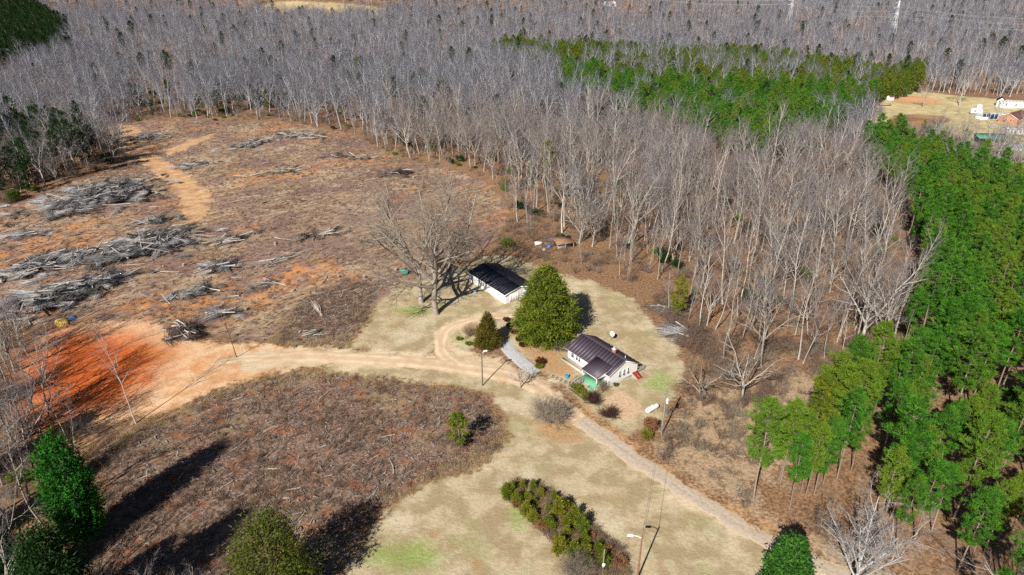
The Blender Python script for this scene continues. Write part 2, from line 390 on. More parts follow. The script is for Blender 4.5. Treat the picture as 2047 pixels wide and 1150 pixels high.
lt = g.mix(g.rng(n_fine, .35, .65), (.34, .165, .075), (.56, .34, .17)); col = g.mix(g.math('MULTIPLY', zone('litter', 1.2, .7), g.rng(n_mid, .35, .55, .35, .9)), col, lt)
fm = g.mix(g.rng(n_mid, .35, .65), (.42, .35, .17), (.58, .48, .28)); col = g.mix(zone('farm', 1.0, .5), col, fm)
col = g.mix(zone('plow', 1.0, .5), col, g.mix(g.rng(n_big, .4, .6), (.26, .13, .075), (.38, .24, .11)))
col = g.mix(zone('orchard', 2.0, .8), col, g.mix(g.rng(n_big, .4, .6), (.50, .27, .13), (.60, .34, .18)))
col = g.mix(zone('field', 4.0, 3.0), col, g.mix(g.rng(n_big, .4, .6), (.46, .34, .18), (.56, .44, .25)))
col = g.mix(zone('scar', 2.0, 1.5), col, (.66, .24, .10))
col = g.mix(g.math('MULTIPLY', zone('green', 2.2, .6), g.rng(n_fine, .3, .6, .25, .85)), col, (.22, .33, .06)); gd = g.mix(g.rng(n_fine, .35, .65), (.50, .33, .20), (.66, .47, .31)); col = g.mix(zone('garden', .25, .08, -.5), col, gd)
g.color(col)
g.bump(g.math('ADD', g.math('MULTIPLY', n_fine, 1.0), g.math('MULTIPLY', n_grit, .35)), .55, .35)
me.materials.append(MAT['ground_mat'])
tag(link('ground', me), 'broad ground of lawn, cut-over clay, brush and leaf litter under the whole scene', 'ground', kind='structure')

def zsd(k, x, y): return sdf(ZONE[k], np.atleast_1d(np.asarray(x, float)), np.atleast_1d(np.asarray(y, float)))

# ---------------------------------------------------------------- drive and path, laid as thin sheets on the ground
def ribbon(name, pts, widths, lift, mat, label, cat, sub=.5, n=7, seed=1, jag=.18):
    rr = np.random.RandomState(seed); c = np.array([G(*p)[:2] for p in pts]); w = np.array(widths, float)
    s = np.concatenate([[0], np.cumsum(np.linalg.norm(np.diff(c, axis=0), axis=1))]); q = np.arange(0, s[-1], sub)
    x = np.interp(q, s, c[:, 0]); y = np.interp(q, s, c[:, 1]); ww = np.interp(q, s, w)
    k = np.hanning(13); k /= k.sum()
    for _ in range(2):
        x = np.convolve(np.pad(x, 6, 'edge'), k, 'valid'); y = np.convolve(np.pad(y, 6, 'edge'), k, 'valid')
    t = np.stack([np.gradient(x), np.gradient(y)], 1); t /= np.linalg.norm(t, axis=1)[:, None]; nr = np.stack([-t[:, 1], t[:, 0]], 1)
    jl = np.convolve(rr.randn(len(q) + 4), np.ones(5) / 2.2, 'valid') * jag; jr = np.convolve(rr.randn(len(q) + 4), np.ones(5) / 2.2, 'valid') * jag
    v = []
    for i in range(n):
        f = i / (n - 1) * 2 - 1; off = f * ww / 2 + (jl if f < 0 else jr) * abs(f)
        X = x + nr[:, 0] * off; Y = y + nr[:, 1] * off; rut = -.02 * math.exp(-((abs(f) - .5) / .2) ** 2)
        v.append(np.stack([X, Y, hgt(X, Y) + lift + rut + (.05 if abs(f) < .9 else -.05)], 1))
    v = np.array(v).transpose(1, 0, 2); m = len(q); mb = MB()
    f = [(i * n + j, i * n + j + 1, (i + 1) * n + j + 1, (i + 1) * n + j) for i in range(m - 1) for j in range(n - 1)]
    cross = np.tile(np.linspace(0, 1, n), m)
    mb.add(v.reshape(-1, 3), f, cross)
    o = mb.build(name, mat, smooth=True); tag(o, label, cat, kind='structure'); return o
dm = N('drive_dirt'); a1 = dm.noise(.3, 5); a2 = dm.noise(1.6, 5, .75); a3 = dm.noise(7, 3, .8)
across = dm.attr('tint'); crown = dm.math('ABSOLUTE', dm.math('SUBTRACT', across, .5))
dc = dm.mix(dm.rng(a1, .35, .65), (.58, .42, .265), (.75, .585, .41)); dc = dm.mix(dm.rng(a2, .5, .75, 0, .5), dc, (.52, .37, .25))
dc = dm.mix(dm.rng(dm.math('ABSOLUTE', dm.math('SUBTRACT', crown, .24)), .04, .16, 0, .45), dc, (.46, .32, .19)); dc = dm.mix(dm.rng(a3, .55, .8, 0, .3), dc, (.80, .70, .56)); dm.color(dc); dm.bump(dm.math('ADD', a2, a3), .35, .08)
em = N('drive_gravel'); a1 = em.noise(.3, 5); a2 = em.noise(1.8, 5, .75); a3 = em.noise(8, 3, .8); across = em.attr('tint')
crown = em.math('ABSOLUTE', em.math('SUBTRACT', em.math('ADD', across, em.math('MULTIPLY', em.math('SUBTRACT', a2, .5), .35)), .5))
ec = em.mix(em.rng(a2, .35, .65), (.42, .335, .255), (.56, .465, .365))
ec = em.mix(em.rng(crown, .0, .12, .8, 0), ec, em.mix(em.rng(a2, .4, .6), (.40, .27, .17), (.42, .39, .36)))
ec = em.mix(em.rng(crown, .33, .46, 0, .8), ec, (.60, .42, .26)); em.color(ec); em.bump(em.math('ADD', a2, a3), .35, .08)
ribbon('dirt_driveway', [(420,728),(480,717),(600,713),(750,719),(880,729),(960,742),(1030,755),(1085,782),(1140,822),(1165,843)], [1.2,3.6,6.0,5.4,5.2,5.2,5.4,4.8,4.2,4.1], .012, 'drive_dirt',
       'wide pale sandy dirt driveway running from the red clay to the house', 'driveway')
ribbon('gravel_driveway', [(1155,836),(1200,868),(1270,918),(1350,973),(1430,1024),(1520,1076),(1600,1117),(1700,1160),(1850,1230)], [4.1,4,3.8,3.6,3.5,3.4,3.4,3.4,3.4], .020, 'drive_gravel',
       'narrow grey gravel driveway with a brown middle strip, running to the lower right', 'driveway', jag=.34)
ribbon('loop_driveway', [(925,738),(885,712),(878,680),(893,655),(930,641),(985,634),(1035,629)], [4,3.6,3.4,3.2,3,2.8,2.4], .006, 'drive_dirt',
       'pale dirt loop curving round the planted island towards the white garage', 'driveway', jag=.3)
ribbon('gravel_path', [(1004,678),(1012,694),(1028,712),(1052,732),(1080,750)], [2.6,3.0,3.2,3.0,2.4], .05, 'gravel_grey',
       'light grey gravel path between the small cedar and the maroon shrubs', 'path', jag=.1)

# ---------------------------------------------------------------- plant builders (each returns meshes)
def nrm(v): return v / (np.linalg.norm(v) + 1e-9)
def perp(d, rr):
    q = np.cross(d, rr.randn(3)); return nrm(q)

def grow(seed, trunk, levels, twig, mats, wood_levels=1, name='tree', r_end=.25):
    """a bare tree. trunk=(height, radius, segments, wobble, lean); levels=list of (n, start, angle, length, radius factor, uplift, segments, sides, wobble)
       twig=(n per last branch, length, radius, spread, uplift). Returns (trunk mesh, crown mesh)."""
    rr = np.random.RandomState(seed); tb, cb = MB(), MB(); ca, ce, ct = [], [], []
    def run(p, d, L, r, up, segs, wob, end):
        pts = [p]; q = p
        for i in range(segs):
            d = nrm(d + rr.randn(3) * wob + np.array([0, 0, up])); q = q + d * L / segs; pts.append(q)
        t = np.linspace(0, 1, segs + 1); return np.array(pts), r * (1 - (1 - end) * t)
    def branch(p, d, L, r, lev):
        n, start, ang, length, rf, up, segs, sides, wob = levels[lev]
        pts, rad = run(p, d, L, r, up, segs, wob, .3)
        (tb if lev < wood_levels else cb).tube(pts, rad, sides, rr.rand() * .6, cap=False)
        kids(pts, rad, lev + 1, L)
    def at(pts, rad, t):
        k = t * (len(pts) - 1); i = min(int(k), len(pts) - 2); f = k - i
        return pts[i] * (1 - f) + pts[i + 1] * f, rad[i] * (1 - f) + rad[i + 1] * f, nrm(pts[i + 1] - pts[i])
    def kids(pts, rad, lev, L0):
        if lev == len(levels):
            n, tl, tr, spread, up = twig
            for i in range(n):
                t = (i + rr.rand()) / n; p, r, d = at(pts, rad, .15 + .85 * t)
                q = nrm(d + perp(d, rr) * spread * (.5 + rr.rand()) + np.array([0, 0, up]))
                l = tl * (.5 + .8 * rr.rand()); ca.append(p); ce.append(p + q * l); ct.append(rr.rand())
                for _ in range(2):
                    m = p + q * l * (.3 + .4 * rr.rand()); q2 = nrm(q + perp(q, rr) * spread * .9); ca.append(m); ce.append(m + q2 * l * .6); ct.append(rr.rand())
            return
        n, start, ang, length, rf, up, segs, sides, wob = levels[lev]
        a0 = rr.rand() * 6.28
        for i in range(n):
            t = start + (1 - start) * (i + .2 + .6 * rr.rand()) / n; t = min(t, .99)
            p, r, d = at(pts, rad, t); u = perp(d, rr)
            if lev == 0:
                a = a0 + i * 2.4; u = np.array([math.cos(a), math.sin(a), 0]); u = nrm(u - d * (u @ d))
            tc = (t - start) / (1 - start + 1e-6)
            an = R(ang) * (.75 + .5 * rr.rand()) * (1.15 - .45 * tc if lev == 0 else 1)
            prof = (.55 + .65 * math.sin(math.pi * (.18 + .75 * tc))) if lev == 0 else (1.1 - .4 * tc)
            branch(p, nrm(d * math.cos(an) + u * math.sin(an)), length * prof * (.75 + .5 * rr.rand()), min(r * .8, rad[0] * rf * (.8 + .4 * rr.rand())), lev)
    h, r, segs, wob, lean = trunk
    pts, rad = run(np.array([0, 0, -.3]), nrm(np.array([lean * rr.randn(), lean * rr.randn(), 1])), h, r, .04, segs, wob, r_end)
    rad = rad.copy(); rad[0] *= 1.35
    tb.tube(pts, rad, 7, rr.rand() * .3, cap=False); kids(pts, rad, 0, h)
    cb.cones(np.array(ca), np.array(ce), twig[2], np.array(ct))
    return tb, cb

def cloud(mb, tips, out, size, per, L, W, rr, tintv=None, outw=.8, up=.25):
    """leaf-sized triangles in clumps round the tips"""
    tips = np.asarray(tips, float); out = np.asarray(out, float); n = len(tips)
    c = np.repeat(tips, per, 0) + rr.randn(n * per, 3) * np.asarray(size)[None]
    d = rr.randn(n * per, 3); d /= np.linalg.norm(d, axis=1)[:, None]
    d = d + np.repeat(out, per, 0) * outw + np.array([0, 0, up]); d /= np.linalg.norm(d, axis=1)[:, None]
    s = np.cross(d, rr.randn(n * per, 3)); s /= np.linalg.norm(s, axis=1)[:, None] + 1e-9
    l = L * (.6 + .8 * rr.rand(n * per, 1)); tn = rr.rand(n) if tintv is None else tintv
    tint = np.clip(np.repeat(tn, per) + rr.randn(n * per) * .12, 0, 1)
    mb.leaves(c, d * l, s * W * (.7 + .6 * rr.rand(n * per, 1)), tint)

def pine(seed, h, start, rad, whorls, per_branch, per_clump, leaf='needle_pine', L=.55, W=.085, r0=.15, top=.35):
    rr = np.random.RandomState(seed); tb, cb = MB(), MB()
    lean = rr.randn(2) * .012; pts = np.array([[lean[0] * z + .1 * math.sin(z * .5 + seed), lean[1] * z, z] for z in np.linspace(-.3, h * .97, 9)])
    tb.tube(pts, np.linspace(r0, .035, 9), 6, rr.rand() * .4, cap=False)
    tips, outs = [], []
    for i in range(whorls):
        t = i / (whorls - 1); z = h * (start + (1 - start) * t); R_ = rad * (math.sin(math.pi * (.16 + .74 * t)) ** .8) * (1 if t < .8 else 1 - (t - .8) / .2 * (1 - top))
        n = 4 if t < .85 else 3; a0 = rr.rand() * 6.28
        for j in range(n):
            if rr.rand() < .14 and t < .6: continue
            a = a0 + j * 6.28 / n + rr.randn() * .25; l = R_ * (.65 + .6 * rr.rand()); rise = .15 + .45 * t
            o = np.array([math.cos(a), math.sin(a), rise + rr.randn() * .12]); b = np.array([np.interp(z, pts[:, 2], pts[:, 0]), np.interp(z, pts[:, 2], pts[:, 1]), z])
            e = b + o * l; tb.cones([b], [e], .045, .5)
            for k in range(per_branch):
                f = .35 + .65 * (k + rr.rand()) / per_branch; tips.append(b + o * l * f + rr.randn(3) * .22); outs.append(nrm(o))
    tips.append(np.array([pts[-1, 0], pts[-1, 1], h * .98])); outs.append(np.array([0, 0, 1.]))
    cloud(cb, tips, outs, (.17, .17, .12), per_clump, L, W, rr, outw=.5, up=.45)
    return tb, cb

def evergreen(seed, h, r, ntips, per, size, L, W, prof=lambda t: (1 - t) ** .75, base=.03, r0=.25, droop=-.1, jit=.10, up=.1, lobes=.12):
    """a dense conifer or broadleaf evergreen: foliage in clumps at the ends of its branches"""
    rr = np.random.RandomState(seed); tb, cb = MB(), MB(); tips, outs = [], []
    tb.tube(np.array([[0, 0, z] for z in np.linspace(-.3, h * .93, 6)]), np.linspace(r0, .04, 6), 7, .3, cap=False)
    ph = rr.rand(6) * 6.28
    for i in range(ntips):
        t = (i + rr.rand()) / ntips; t = 1 - (1 - t) ** .62; a = i * 2.39996 + rr.randn() * .3
        wave = 1 + lobes * math.sin(3 * a + ph[0] + 5 * t) + lobes * math.sin(5 * a + ph[1] - 9 * t) + jit * rr.randn()
        R_ = r * prof(t) * wave * (1 if rr.rand() < .78 else .72 + .2 * rr.rand()); z = h * (base + (1 - base) * t)
        o = np.array([math.cos(a), math.sin(a), droop + .9 * t ** 3]); p = np.array([math.cos(a) * R_, math.sin(a) * R_, max(.15, z + droop * R_ * .4)])
        tips.append(p); outs.append(nrm(o))
        if i % 4 == 0: tb.cones([[0, 0, max(.1, z - .15 * R_)]], [p * [.95, .95, 1]], .05, .5)
    cloud(cb, tips, outs, size, per, L, W, rr, up=up)
    core = [p * np.array([.62, .62, .97]) for p in tips[::2]]; cloud(cb, core, outs[::2], tuple(1.3 * s for s in size), per // 2, L * 1.3, W * 1.5, rr, up=up)
    return tb, cb

def shrub(seed, h, r, stems, kids_, twigs, rad=.02, mat='twig_tan', twl=.5):
    """a leafless many-stemmed bush"""
    rr = np.random.RandomState(seed); mb = MB(); a_, e_, t_ = [], [], []
    for i in range(stems):
        a = rr.rand() * 6.28; sp = rr.rand() ** .6; d = nrm(np.array([math.cos(a) * sp * r / h * 1.2, math.sin(a) * sp * r / h * 1.2, 1]))
        p = np.array([rr.randn() * .08 * r, rr.randn() * .08 * r, -.1]); pts = [p]; L = h * (.75 + .35 * rr.rand())
        for k in range(4):
            d = nrm(d + rr.randn(3) * .12 + np.array([math.cos(a), math.sin(a), 0]) * .06); p = p + d * L / 4; pts.append(p)
        pts = np.array(pts); mb.tube(pts, rad * np.linspace(1.3, .4, 5), 3, rr.rand(), cap=False)
        for k in range(kids_):
            t = .25 + .75 * rr.rand(); q = t * 4; j = min(int(q), 3); b = pts[j] + (pts[j + 1] - pts[j]) * (q - j)
            dd = nrm(nrm(pts[j + 1] - pts[j]) + perp(d, rr) * (.5 + .5 * rr.rand())); l = h * .35 * (.6 + .6 * rr.rand())
            a_.append(b); e_.append(b + dd * l); t_.append(rr.rand())
            for m in range(twigs):
                s = b + dd * l * rr.rand(); d3 = nrm(dd + perp(dd, rr) * .8); a_.append(s); e_.append(s + d3 * twl * (.5 + rr.rand())); t_.append(rr.rand())
    mb.cones(np.array(a_), np.array(e_), rad * .55, np.array(t_)); return mb

def two(tb, cb, tm, cm, name):
    return tb.mesh(name + '_trunk', tm), cb.mesh(name + '_crown', cm)
def merged(tb, cb, tm, cm, name):
    m = MB(); m.v = tb.v + cb.v; m.t = tb.t + cb.t; m.n = tb.n + cb.n
    m.f = tb.f + [f + tb.n for f in cb.f]; m.m = tb.m + [x + 1 for x in cb.m]
    return m.mesh(name, tm, cm)
def place(name, pair, label, cat, p, rz=0, scale=1, group=None, names=('trunk', 'crown')):
    t = thing(name, label, cat, p, rz, group, scale)
    for nm, me_ in zip(names, pair): link(nm, me_, t)
    return t
def scatter(name, protos, x, y, z, rot, scl, idx, label, cat):
    """one object of uncountable growth: copies of a few meshes on points"""
    me_ = bpy.data.meshes.new(name); n = len(x); me_.vertices.add(n); me_.vertices.foreach_set('co', np.stack([x, y, z], 1).ravel())
    for nm, ty, val in (('rot', 'FLOAT_VECTOR', rot), ('scl', 'FLOAT_VECTOR', scl), ('idx', 'INT', idx)):
        at = me_.attributes.new(nm, ty, 'POINT'); at.data.foreach_set('vector' if ty != 'INT' else 'value', np.ascontiguousarray(val).ravel())
    o = link(name, me_); tag(o, label, cat, kind='stuff')
    t = bpy.data.node_groups.new(name, 'GeometryNodeTree')
    t.interface.new_socket('Geometry', in_out='INPUT', socket_type='NodeSocketGeometry'); t.interface.new_socket('Geometry', in_out='OUTPUT', socket_type='NodeSocketGeometry')
    nd = t.nodes; gi = nd.new('NodeGroupInput'); go = nd.new('NodeGroupOutput'); iop = nd.new('GeometryNodeInstanceOnPoints'); jn = nd.new('GeometryNodeJoinGeometry')
    for k, pm in enumerate(protos):
        ob = bpy.data.objects.new('growth_source', pm); oi = nd.new('GeometryNodeObjectInfo'); oi.inputs[0].default_value = ob; oi.inputs['As Instance'].default_value = True
        t.links.new(oi.outputs['Geometry'], jn.inputs[0])
    def na(nm, ty):
        q = nd.new('GeometryNodeInputNamedAttribute'); q.data_type = ty; q.inputs[0].default_value = nm; return q.outputs[0]
    t.links.new(gi.outputs[0], iop.inputs['Points']); t.links.new(jn.outputs[0], iop.inputs['Instance']); iop.inputs['Pick Instance'].default_value = True
    t.links.new(na('idx', 'INT'), iop.inputs['Instance Index']); t.links.new(na('rot', 'FLOAT_VECTOR'), iop.inputs['Rotation']); t.links.new(na('scl', 'FLOAT_VECTOR'), iop.inputs['Scale'])
    t.links.new(iop.outputs[0], go.inputs[0]); md = o.modifiers.new('growth', 'NODES'); md.node_group = t
    return o

# ---------------------------------------------------------------- prototypes of the woods
BARE = []      # (trunk, crown) builders: slender wood trees and broad ones
for k in range(6):
    h = (24, 26, 22, 25, 23, 27)[k]
    BARE.append(grow(100 + k, (h, .17 + .03 * (k % 3), 9, .055, .07), [(13, .36 + .03 * (k % 4), 36, 4.6, .42, .09, 4, 4, .13), (6, .25, 38, 2.3, .45, .06, 3, 3, .17)], (4, 1.1, .011, .6, .10), None))
for k in range(4):
    BARE.append(grow(140 + k, (8.5 + 1.2 * k, .26, 5, .06, .08), [(7, .5, 32, 11.0, .62, .07, 5, 5, .10), (6, .25, 42, 4.6, .5, .06, 3, 4, .14), (5, .2, 40, 2.2, .5, .05, 2, 3, .16)], (4, 1.15, .014, .6, .1), None, wood_levels=2, r_end=.55))
for k in range(2):
    BARE.append(grow(160 + k, (12 + 2 * k, .09, 6, .06, .08), [(13, .3, 42, 2.9, .4, .10, 3, 3, .14), (4, .2, 40, 1.4, .5, .08, 2, 3, .16)], (5, .8, .018, .6, .1), None))
KINDS = ['slender'] * 6 + ['broad'] * 4 + ['thin'] * 2
bare_pairs = [two(a, b, 'bark_wood', 'twig_wood', 'bare_tree') for a, b in BARE]
bare_far = [merged(a, b, 'bark_wood', 'twig_wood', 'bare_tree_far') for a, b in BARE]
PINE = [pine(200 + k, (17, 19, 18, 16, 20, 15)[k], (.50, .54, .48, .46, .56, .44)[k], (1.9, 2.5, 2.0, 2.3, 2.1, 1.8)[k], 12, 4, 24, L=.44, W=.055) for k in range(6)]
pine_pairs = [two(a, b, 'bark_pine', 'needle_pine', 'pine') for a, b in PINE]
pine_far = [merged(a, b, 'bark_pine', 'needle_pine', 'pine_far') for a, b in PINE]
OLIVE = [pine(230 + k, (13, 15, 11)[k], (.22, .3, .15)[k], (2.6, 2.7, 2.3)[k], 13, 4, 12, L=.6, W=.1) for k in range(3)]
olive_far = [merged(a, b, 'bark_pine', 'needle_olive', 'olive_pine_far') for a, b in OLIVE]
dark_far = [merged(a, b, 'bark_pine', 'needle_dark', 'dark_pine_far') for a, b in OLIVE[:2] + PINE[:2]]

# ---------------------------------------------------------------- where trees stand
PINE_ZONE = {
 'plantation': [poly((1515,985),(1590,930),(1640,880),(1740,800),(1790,735),(1822,640),(1820,540),(1790,440),(1715,362),(1690,335),(1760,325),(1850,345),(1950,388),(2060,440),(2300,500),(2500,900),(2300,1290),(1790,1290),(1900,1150),(1720,1075),(1600,1040))],
 'stand': [poly((1118,200),(1180,228),(1240,252),(1360,290),(1440,312),(1520,338),(1570,322),(1630,300),(1690,268),(1735,235),(1745,215),(1700,212),(1560,205),(1400,200),(1280,192),(1180,178),(1110,160))],
 'cedars': [poly((975,118),(1020,98),(1150,104),(1300,118),(1420,118),(1560,128),(1690,145),(1775,168),(1800,160),(1850,150),(1835,190),(1745,212),(1560,205),(1400,200),(1280,192),(1180,178),(1110,160),(1060,150))],
 'darkwood': [poly((-60,150),(60,140),(150,120),(145,80),(100,40),(60,10),(-200,10))],
}
OPEN = ['lawn', 'cut', 'brush', 'red', 'dirt', 'trail', 'scrub', 'farm', 'field', 'scar']
rng_ = np.random.RandomState(11)
def jitter_grid(x0, x1, y0, y1, s, j=.42):
    a, b = np.meshgrid(np.arange(x0, x1, s), np.arange(y0, y1, s)); b = b.ravel(); a = a.ravel() + ((b / s).astype(int) % 2) * s * .5
    return a + rng_.uniform(-j, j, a.size) * s, b + rng_.uniform(-j, j, b.size) * s
def in_view(x, y, top=26, mx=70, my=90):
    z = hgt(x, y); u0, v0 = P(x, y, z); u1, v1 = P(x, y, z + top)
    return (np.maximum(u0, u1) > -mx) & (np.minimum(u0, u1) < 2047 + mx) & (v1 < 1150 + my) & (v0 > -45) & (y > 20)
def clear(x, y, margin):
    ok = np.ones(len(x), bool)
    for k in OPEN: ok &= zsd(k, x, y) < -(margin if k in ('lawn', 'farm') else min(margin, 1.5))
    return ok
bx, by = [], []
for s, d0, d1 in ((5.1, 55, 330), (5.8, 330, 560), (7.0, 560, 900), (8.5, 900, 1350)):
    x, y = jitter_grid(-d1 * .85 - 60, d1 * .85 + 60, max(30, d0 * .6), d1, s); d = np.hypot(x, y); m = (d >= d0) & (d < d1); x, y = x[m], y[m]
    m = in_view(x, y); x, y = x[m], y[m]; m = clear(x, y, 5.0); x, y = x[m], y[m]
    for k in ('plantation', 'stand'): m = (sdf(PINE_ZONE[k], x, y) < -1.0) | ((k == 'stand') & (rng_.rand(len(x)) < .07)); x, y = x[m], y[m]
    m = sdf(PINE_ZONE['darkwood'], x, y) < 0; x, y = x[m], y[m]
    m = (sdf(PINE_ZONE['cedars'], x, y) < 0) | (rng_.rand(len(x)) < .25); x, y = x[m], y[m]
    bx.append(x); by.append(y)
bx = np.concatenate(bx); by = np.concatenate(by)
u, v = P(bx, by, hgt(bx, by))
keep = ~((u > 1290) & (u < 1800) & (v > 770))                   # thicket and clearing by the drive
keep &= ~((u > 180) & (u < 700) & (v > 1000)) & ~((u > 690) & (u < 2047) & (v > 1100))
keep &= ~((u > 930) & (u < 1230) & (v > 452) & (v < 640) & (v > 452 + (u - 1060) * .35))
dens = np.sin(bx * .071 + 2.1 * np.sin(by * .043)) * np.sin(by * .083 + 1.7 * np.sin(bx * .051)) + .5 * np.sin(bx * .19) * np.sin(by * .17 + bx * .05)
keep &= rng_.rand(len(bx)) < np.clip(np.where(np.hypot(bx, by) < 340, .72, .92) + .44 * dens, .2, 1)
keep &= ~((u > 1735) & (v > 198) & (v < 330))
bx, by, u, v = bx[keep], by[keep], u[keep], v[keep]
order = np.argsort(np.hypot(np.hypot(bx, by), CAM_H) + 200 * ((u < -10) | (u > 2057) | (v > 1240)))
bx, by, u, v = bx[order], by[order], u[order], v[order]
nb = len(bx); near_n = 290
bi = rng_.choice(len(BARE), nb, p=[.115] * 6 + [.0475] * 4 + [.06] * 2); bs = rng_.uniform(.45, 1.08, nb); blx, bly = rng_.randn(2, nb) * .055; brz = rng_.uniform(0, 6.28, nb)
def wood_label(u_, v_, kind):
    if u_ < 420: where = ('in the shaded wood at the left edge, ' + ('above the clear-cut' if v_ < 420 else 'below the red clay'), 'trees of the left edge wood' + (' above' if v_ < 420 else ' below'))
    elif v_ < 330: where = ('at the far edge of the clear-cut, ' + ('left half' if u_ < 700 else 'right half'), 'trees beyond the clear-cut' + (' left' if u_ < 700 else ' right'))
    elif u_ < 1330:
        q = 'just behind the old shed' if v_ > 420 else 'beside the corner of the clear-cut' if u_ < 1120 else 'deep behind the old shed'
        where = ('in the wood ' + q, 'trees ' + q)
    else:
        q = ('front edge' if v_ > 640 else 'middle' if v_ > 540 else 'back') + ' of the right-hand wood, ' + ('nearer the lawn' if u_ < 1540 else 'nearer the pines')
        where = ('at the ' + q, 'trees, ' + q)
    look = {'slender': 'tall slender leafless tree', 'broad': 'broad forked leafless tree', 'thin': 'thin young leafless tree'}[kind]
    return look + ' ' + where[0], where[1]
for i in range(min(near_n, nb)):
    lb, gr = wood_label(u[i], v[i], KINDS[bi[i]])
    place('bare_tree', bare_pairs[bi[i]], lb, 'tree', (bx[i], by[i], float(hgt(bx[i], by[i]))), brz[i], bs[i], gr + ', ' + KINDS[bi[i]]).rotation_euler = (blx[i], bly[i], brz[i])
bare_hill = [merged(a, b, 'bark_haze_tint', 'twig_haze_tint', 'hill_tree_far') for a, b in BARE]
dist = np.hypot(bx, by) + 30 * rng_.randn(nb)
for nm, pro, sel, lb in (('leafless_woodland', bare_far, dist < 350, 'leafless brownish woodland of the middle distance behind the house and clear-cut'), ('hill_woodland', bare_hill, dist >= 350, 'leafless woodland on the far hills, its blue-grey haze painted into bark and twigs')):
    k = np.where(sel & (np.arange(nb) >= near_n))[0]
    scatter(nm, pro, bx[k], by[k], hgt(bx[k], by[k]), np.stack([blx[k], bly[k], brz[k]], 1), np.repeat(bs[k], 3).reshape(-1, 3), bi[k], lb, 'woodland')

ROW = R(30)
def pine_points(zone, s, ang=None):
    p = np.concatenate(PINE_ZONE[zone]); lo, hi = p.min(0), p.max(0)
    if ang is None: x, y = jitter_grid(lo[0], hi[0], lo[1], hi[1], s)
    else:
        D = np.linalg.norm(hi - lo); c = (lo + hi) / 2; a, b = np.meshgrid(np.arange(-D / 2, D / 2, s[0]), np.arange(-D / 2, D / 2, s[1])); a = a.ravel(); b = b.ravel()
        lane = np.round(a / s[0]).astype(int); a = a + np.where(lane % 3 == 0, 1.6, 0); kp = rng_.rand(a.size) < .86; a, b = a[kp], b[kp]
        a = a + rng_.randn(a.size) * .45; b = b + rng_.randn(b.size) * .9
        lane = np.round((a - .8) / s[0]).astype(int); x = c[0] + a * math.cos(ang) - b * math.sin(ang); y = c[1] + a * math.sin(ang) + b * math.cos(ang)
        kp = ~((lane % 4 == 1) & (y < 128)); x, y = x[kp], y[kp]
    m = sdf(PINE_ZONE[zone], x, y) > 0; x, y = x[m], y[m]; m = in_view(x, y, 20); return x[m], y[m]
x1, y1 = pine_points('plantation', (4.9, 3.3), ROW - math.pi / 2); x2, y2 = pine_points('stand', 3.7)
px_ = np.concatenate([x1, x2]); py_ = np.concatenate([y1, y2]); zone_ = np.concatenate([np.zeros(len(x1)), np.ones(len(x2))])
u, v = P(px_, py_, hgt(px_, py_)); o_ = np.argsort(np.hypot(np.hypot(px_, py_), CAM_H) + 200 * ((u > 2060) | (v > 1230)))
px_, py_, zone_, u, v = px_[o_], py_[o_], zone_[o_], u[o_], v[o_]
kp = ~((v > 760) & (rng_.rand(len(v)) < .03)); px_, py_, zone_, u, v = px_[kp], py_[kp], zone_[kp], u[kp], v[kp]; npn = len(px_); pi_ = rng_.randint(0, 6, npn); ps = rng_.uniform(.68, 1.14, npn) * np.where(zone_ == 1, rng_.uniform(.6, 1.0, npn), 1.0); prz = rng_.uniform(0, 6.28, npn)
near_p = 290
BIGP = [two(*pine(240 + k, (19, 18, 20)[k], (.45, .40, .5)[k], (2.6, 2.9, 2.4)[k], 14, 6, 30, L=.46, W=.050, r0=.18), 'bark_pine', 'needle_pine', 'big_pine') for k in range(3)]
for i in range(min(near_p, npn)):
    if v[i] > 900: lb = 'tall green pine at the near lower right of the plantation'; gr = 'pines of the near plantation'
    else:
        q = ('middle rows' if v[i] > 640 else 'dense far part' if v[i] > 480 else 'farthest part') + ' of the right-hand plantation, ' + ('left side' if u[i] < 1900 else 'towards the right edge')
        lb = 'green pine in the ' + q; gr = 'pines, ' + q
    place('pine_tree', BIGP[pi_[i] % 3] if v[i] > 740 and pi_[i] < 5 else pine_pairs[pi_[i]], lb, 'pine', (px_[i], py_[i], float(hgt(px_[i], py_[i]))), prz[i], ps[i], gr)
s_ = slice(near_p, npn); m = npn - near_p
scatter('pine_stand', pine_far, px_[s_], py_[s_], hgt(px_[s_], py_[s_]), np.stack([np.zeros(m), np.zeros(m), prz[s_]], 1), np.repeat(ps[s_], 3).reshape(-1, 3), pi_[s_],
        'dense bright green pine stand across the middle distance and the far right', 'pine wood')
x, y = pine_points('cedars', 4.4)
xe, ye = jitter_grid(-260, 60, 300, 520, 11); ue, ve = P(xe, ye, hgt(xe, ye)); k = clear(xe, ye, 2) & (((ue > 380) & (ue < 580) & (ve > 185) & (ve < 225)) | ((ue > 660) & (ue < 900) & (ve > 150) & (ve < 205))) & (rng_.rand(len(xe)) < .6); x = np.concatenate([x, xe[k]]); y = np.concatenate([y, ye[k]]); m = len(x)
scatter('olive_pine_stand', olive_far, x, y, hgt(x, y), np.stack([np.zeros(m), np.zeros(m), rng_.uniform(0, 6, m)], 1), np.repeat(rng_.uniform(.65, 1.05, m), 3).reshape(-1, 3), rng_.randint(0, 3, m),
        'olive green young pines in a band above the bright pine stand', 'pine wood')
x, y = pine_points('darkwood', 6.0)
xl, yl = jitter_grid(-260, -90, 150, 330, 7.5); ul, vl = P(xl, yl, hgt(xl, yl)); k = (ul > -60) & (ul < 200) & (vl < 400) & clear(xl, yl, 1.5); x = np.concatenate([x, xl[k]]); y = np.concatenate([y, yl[k]])
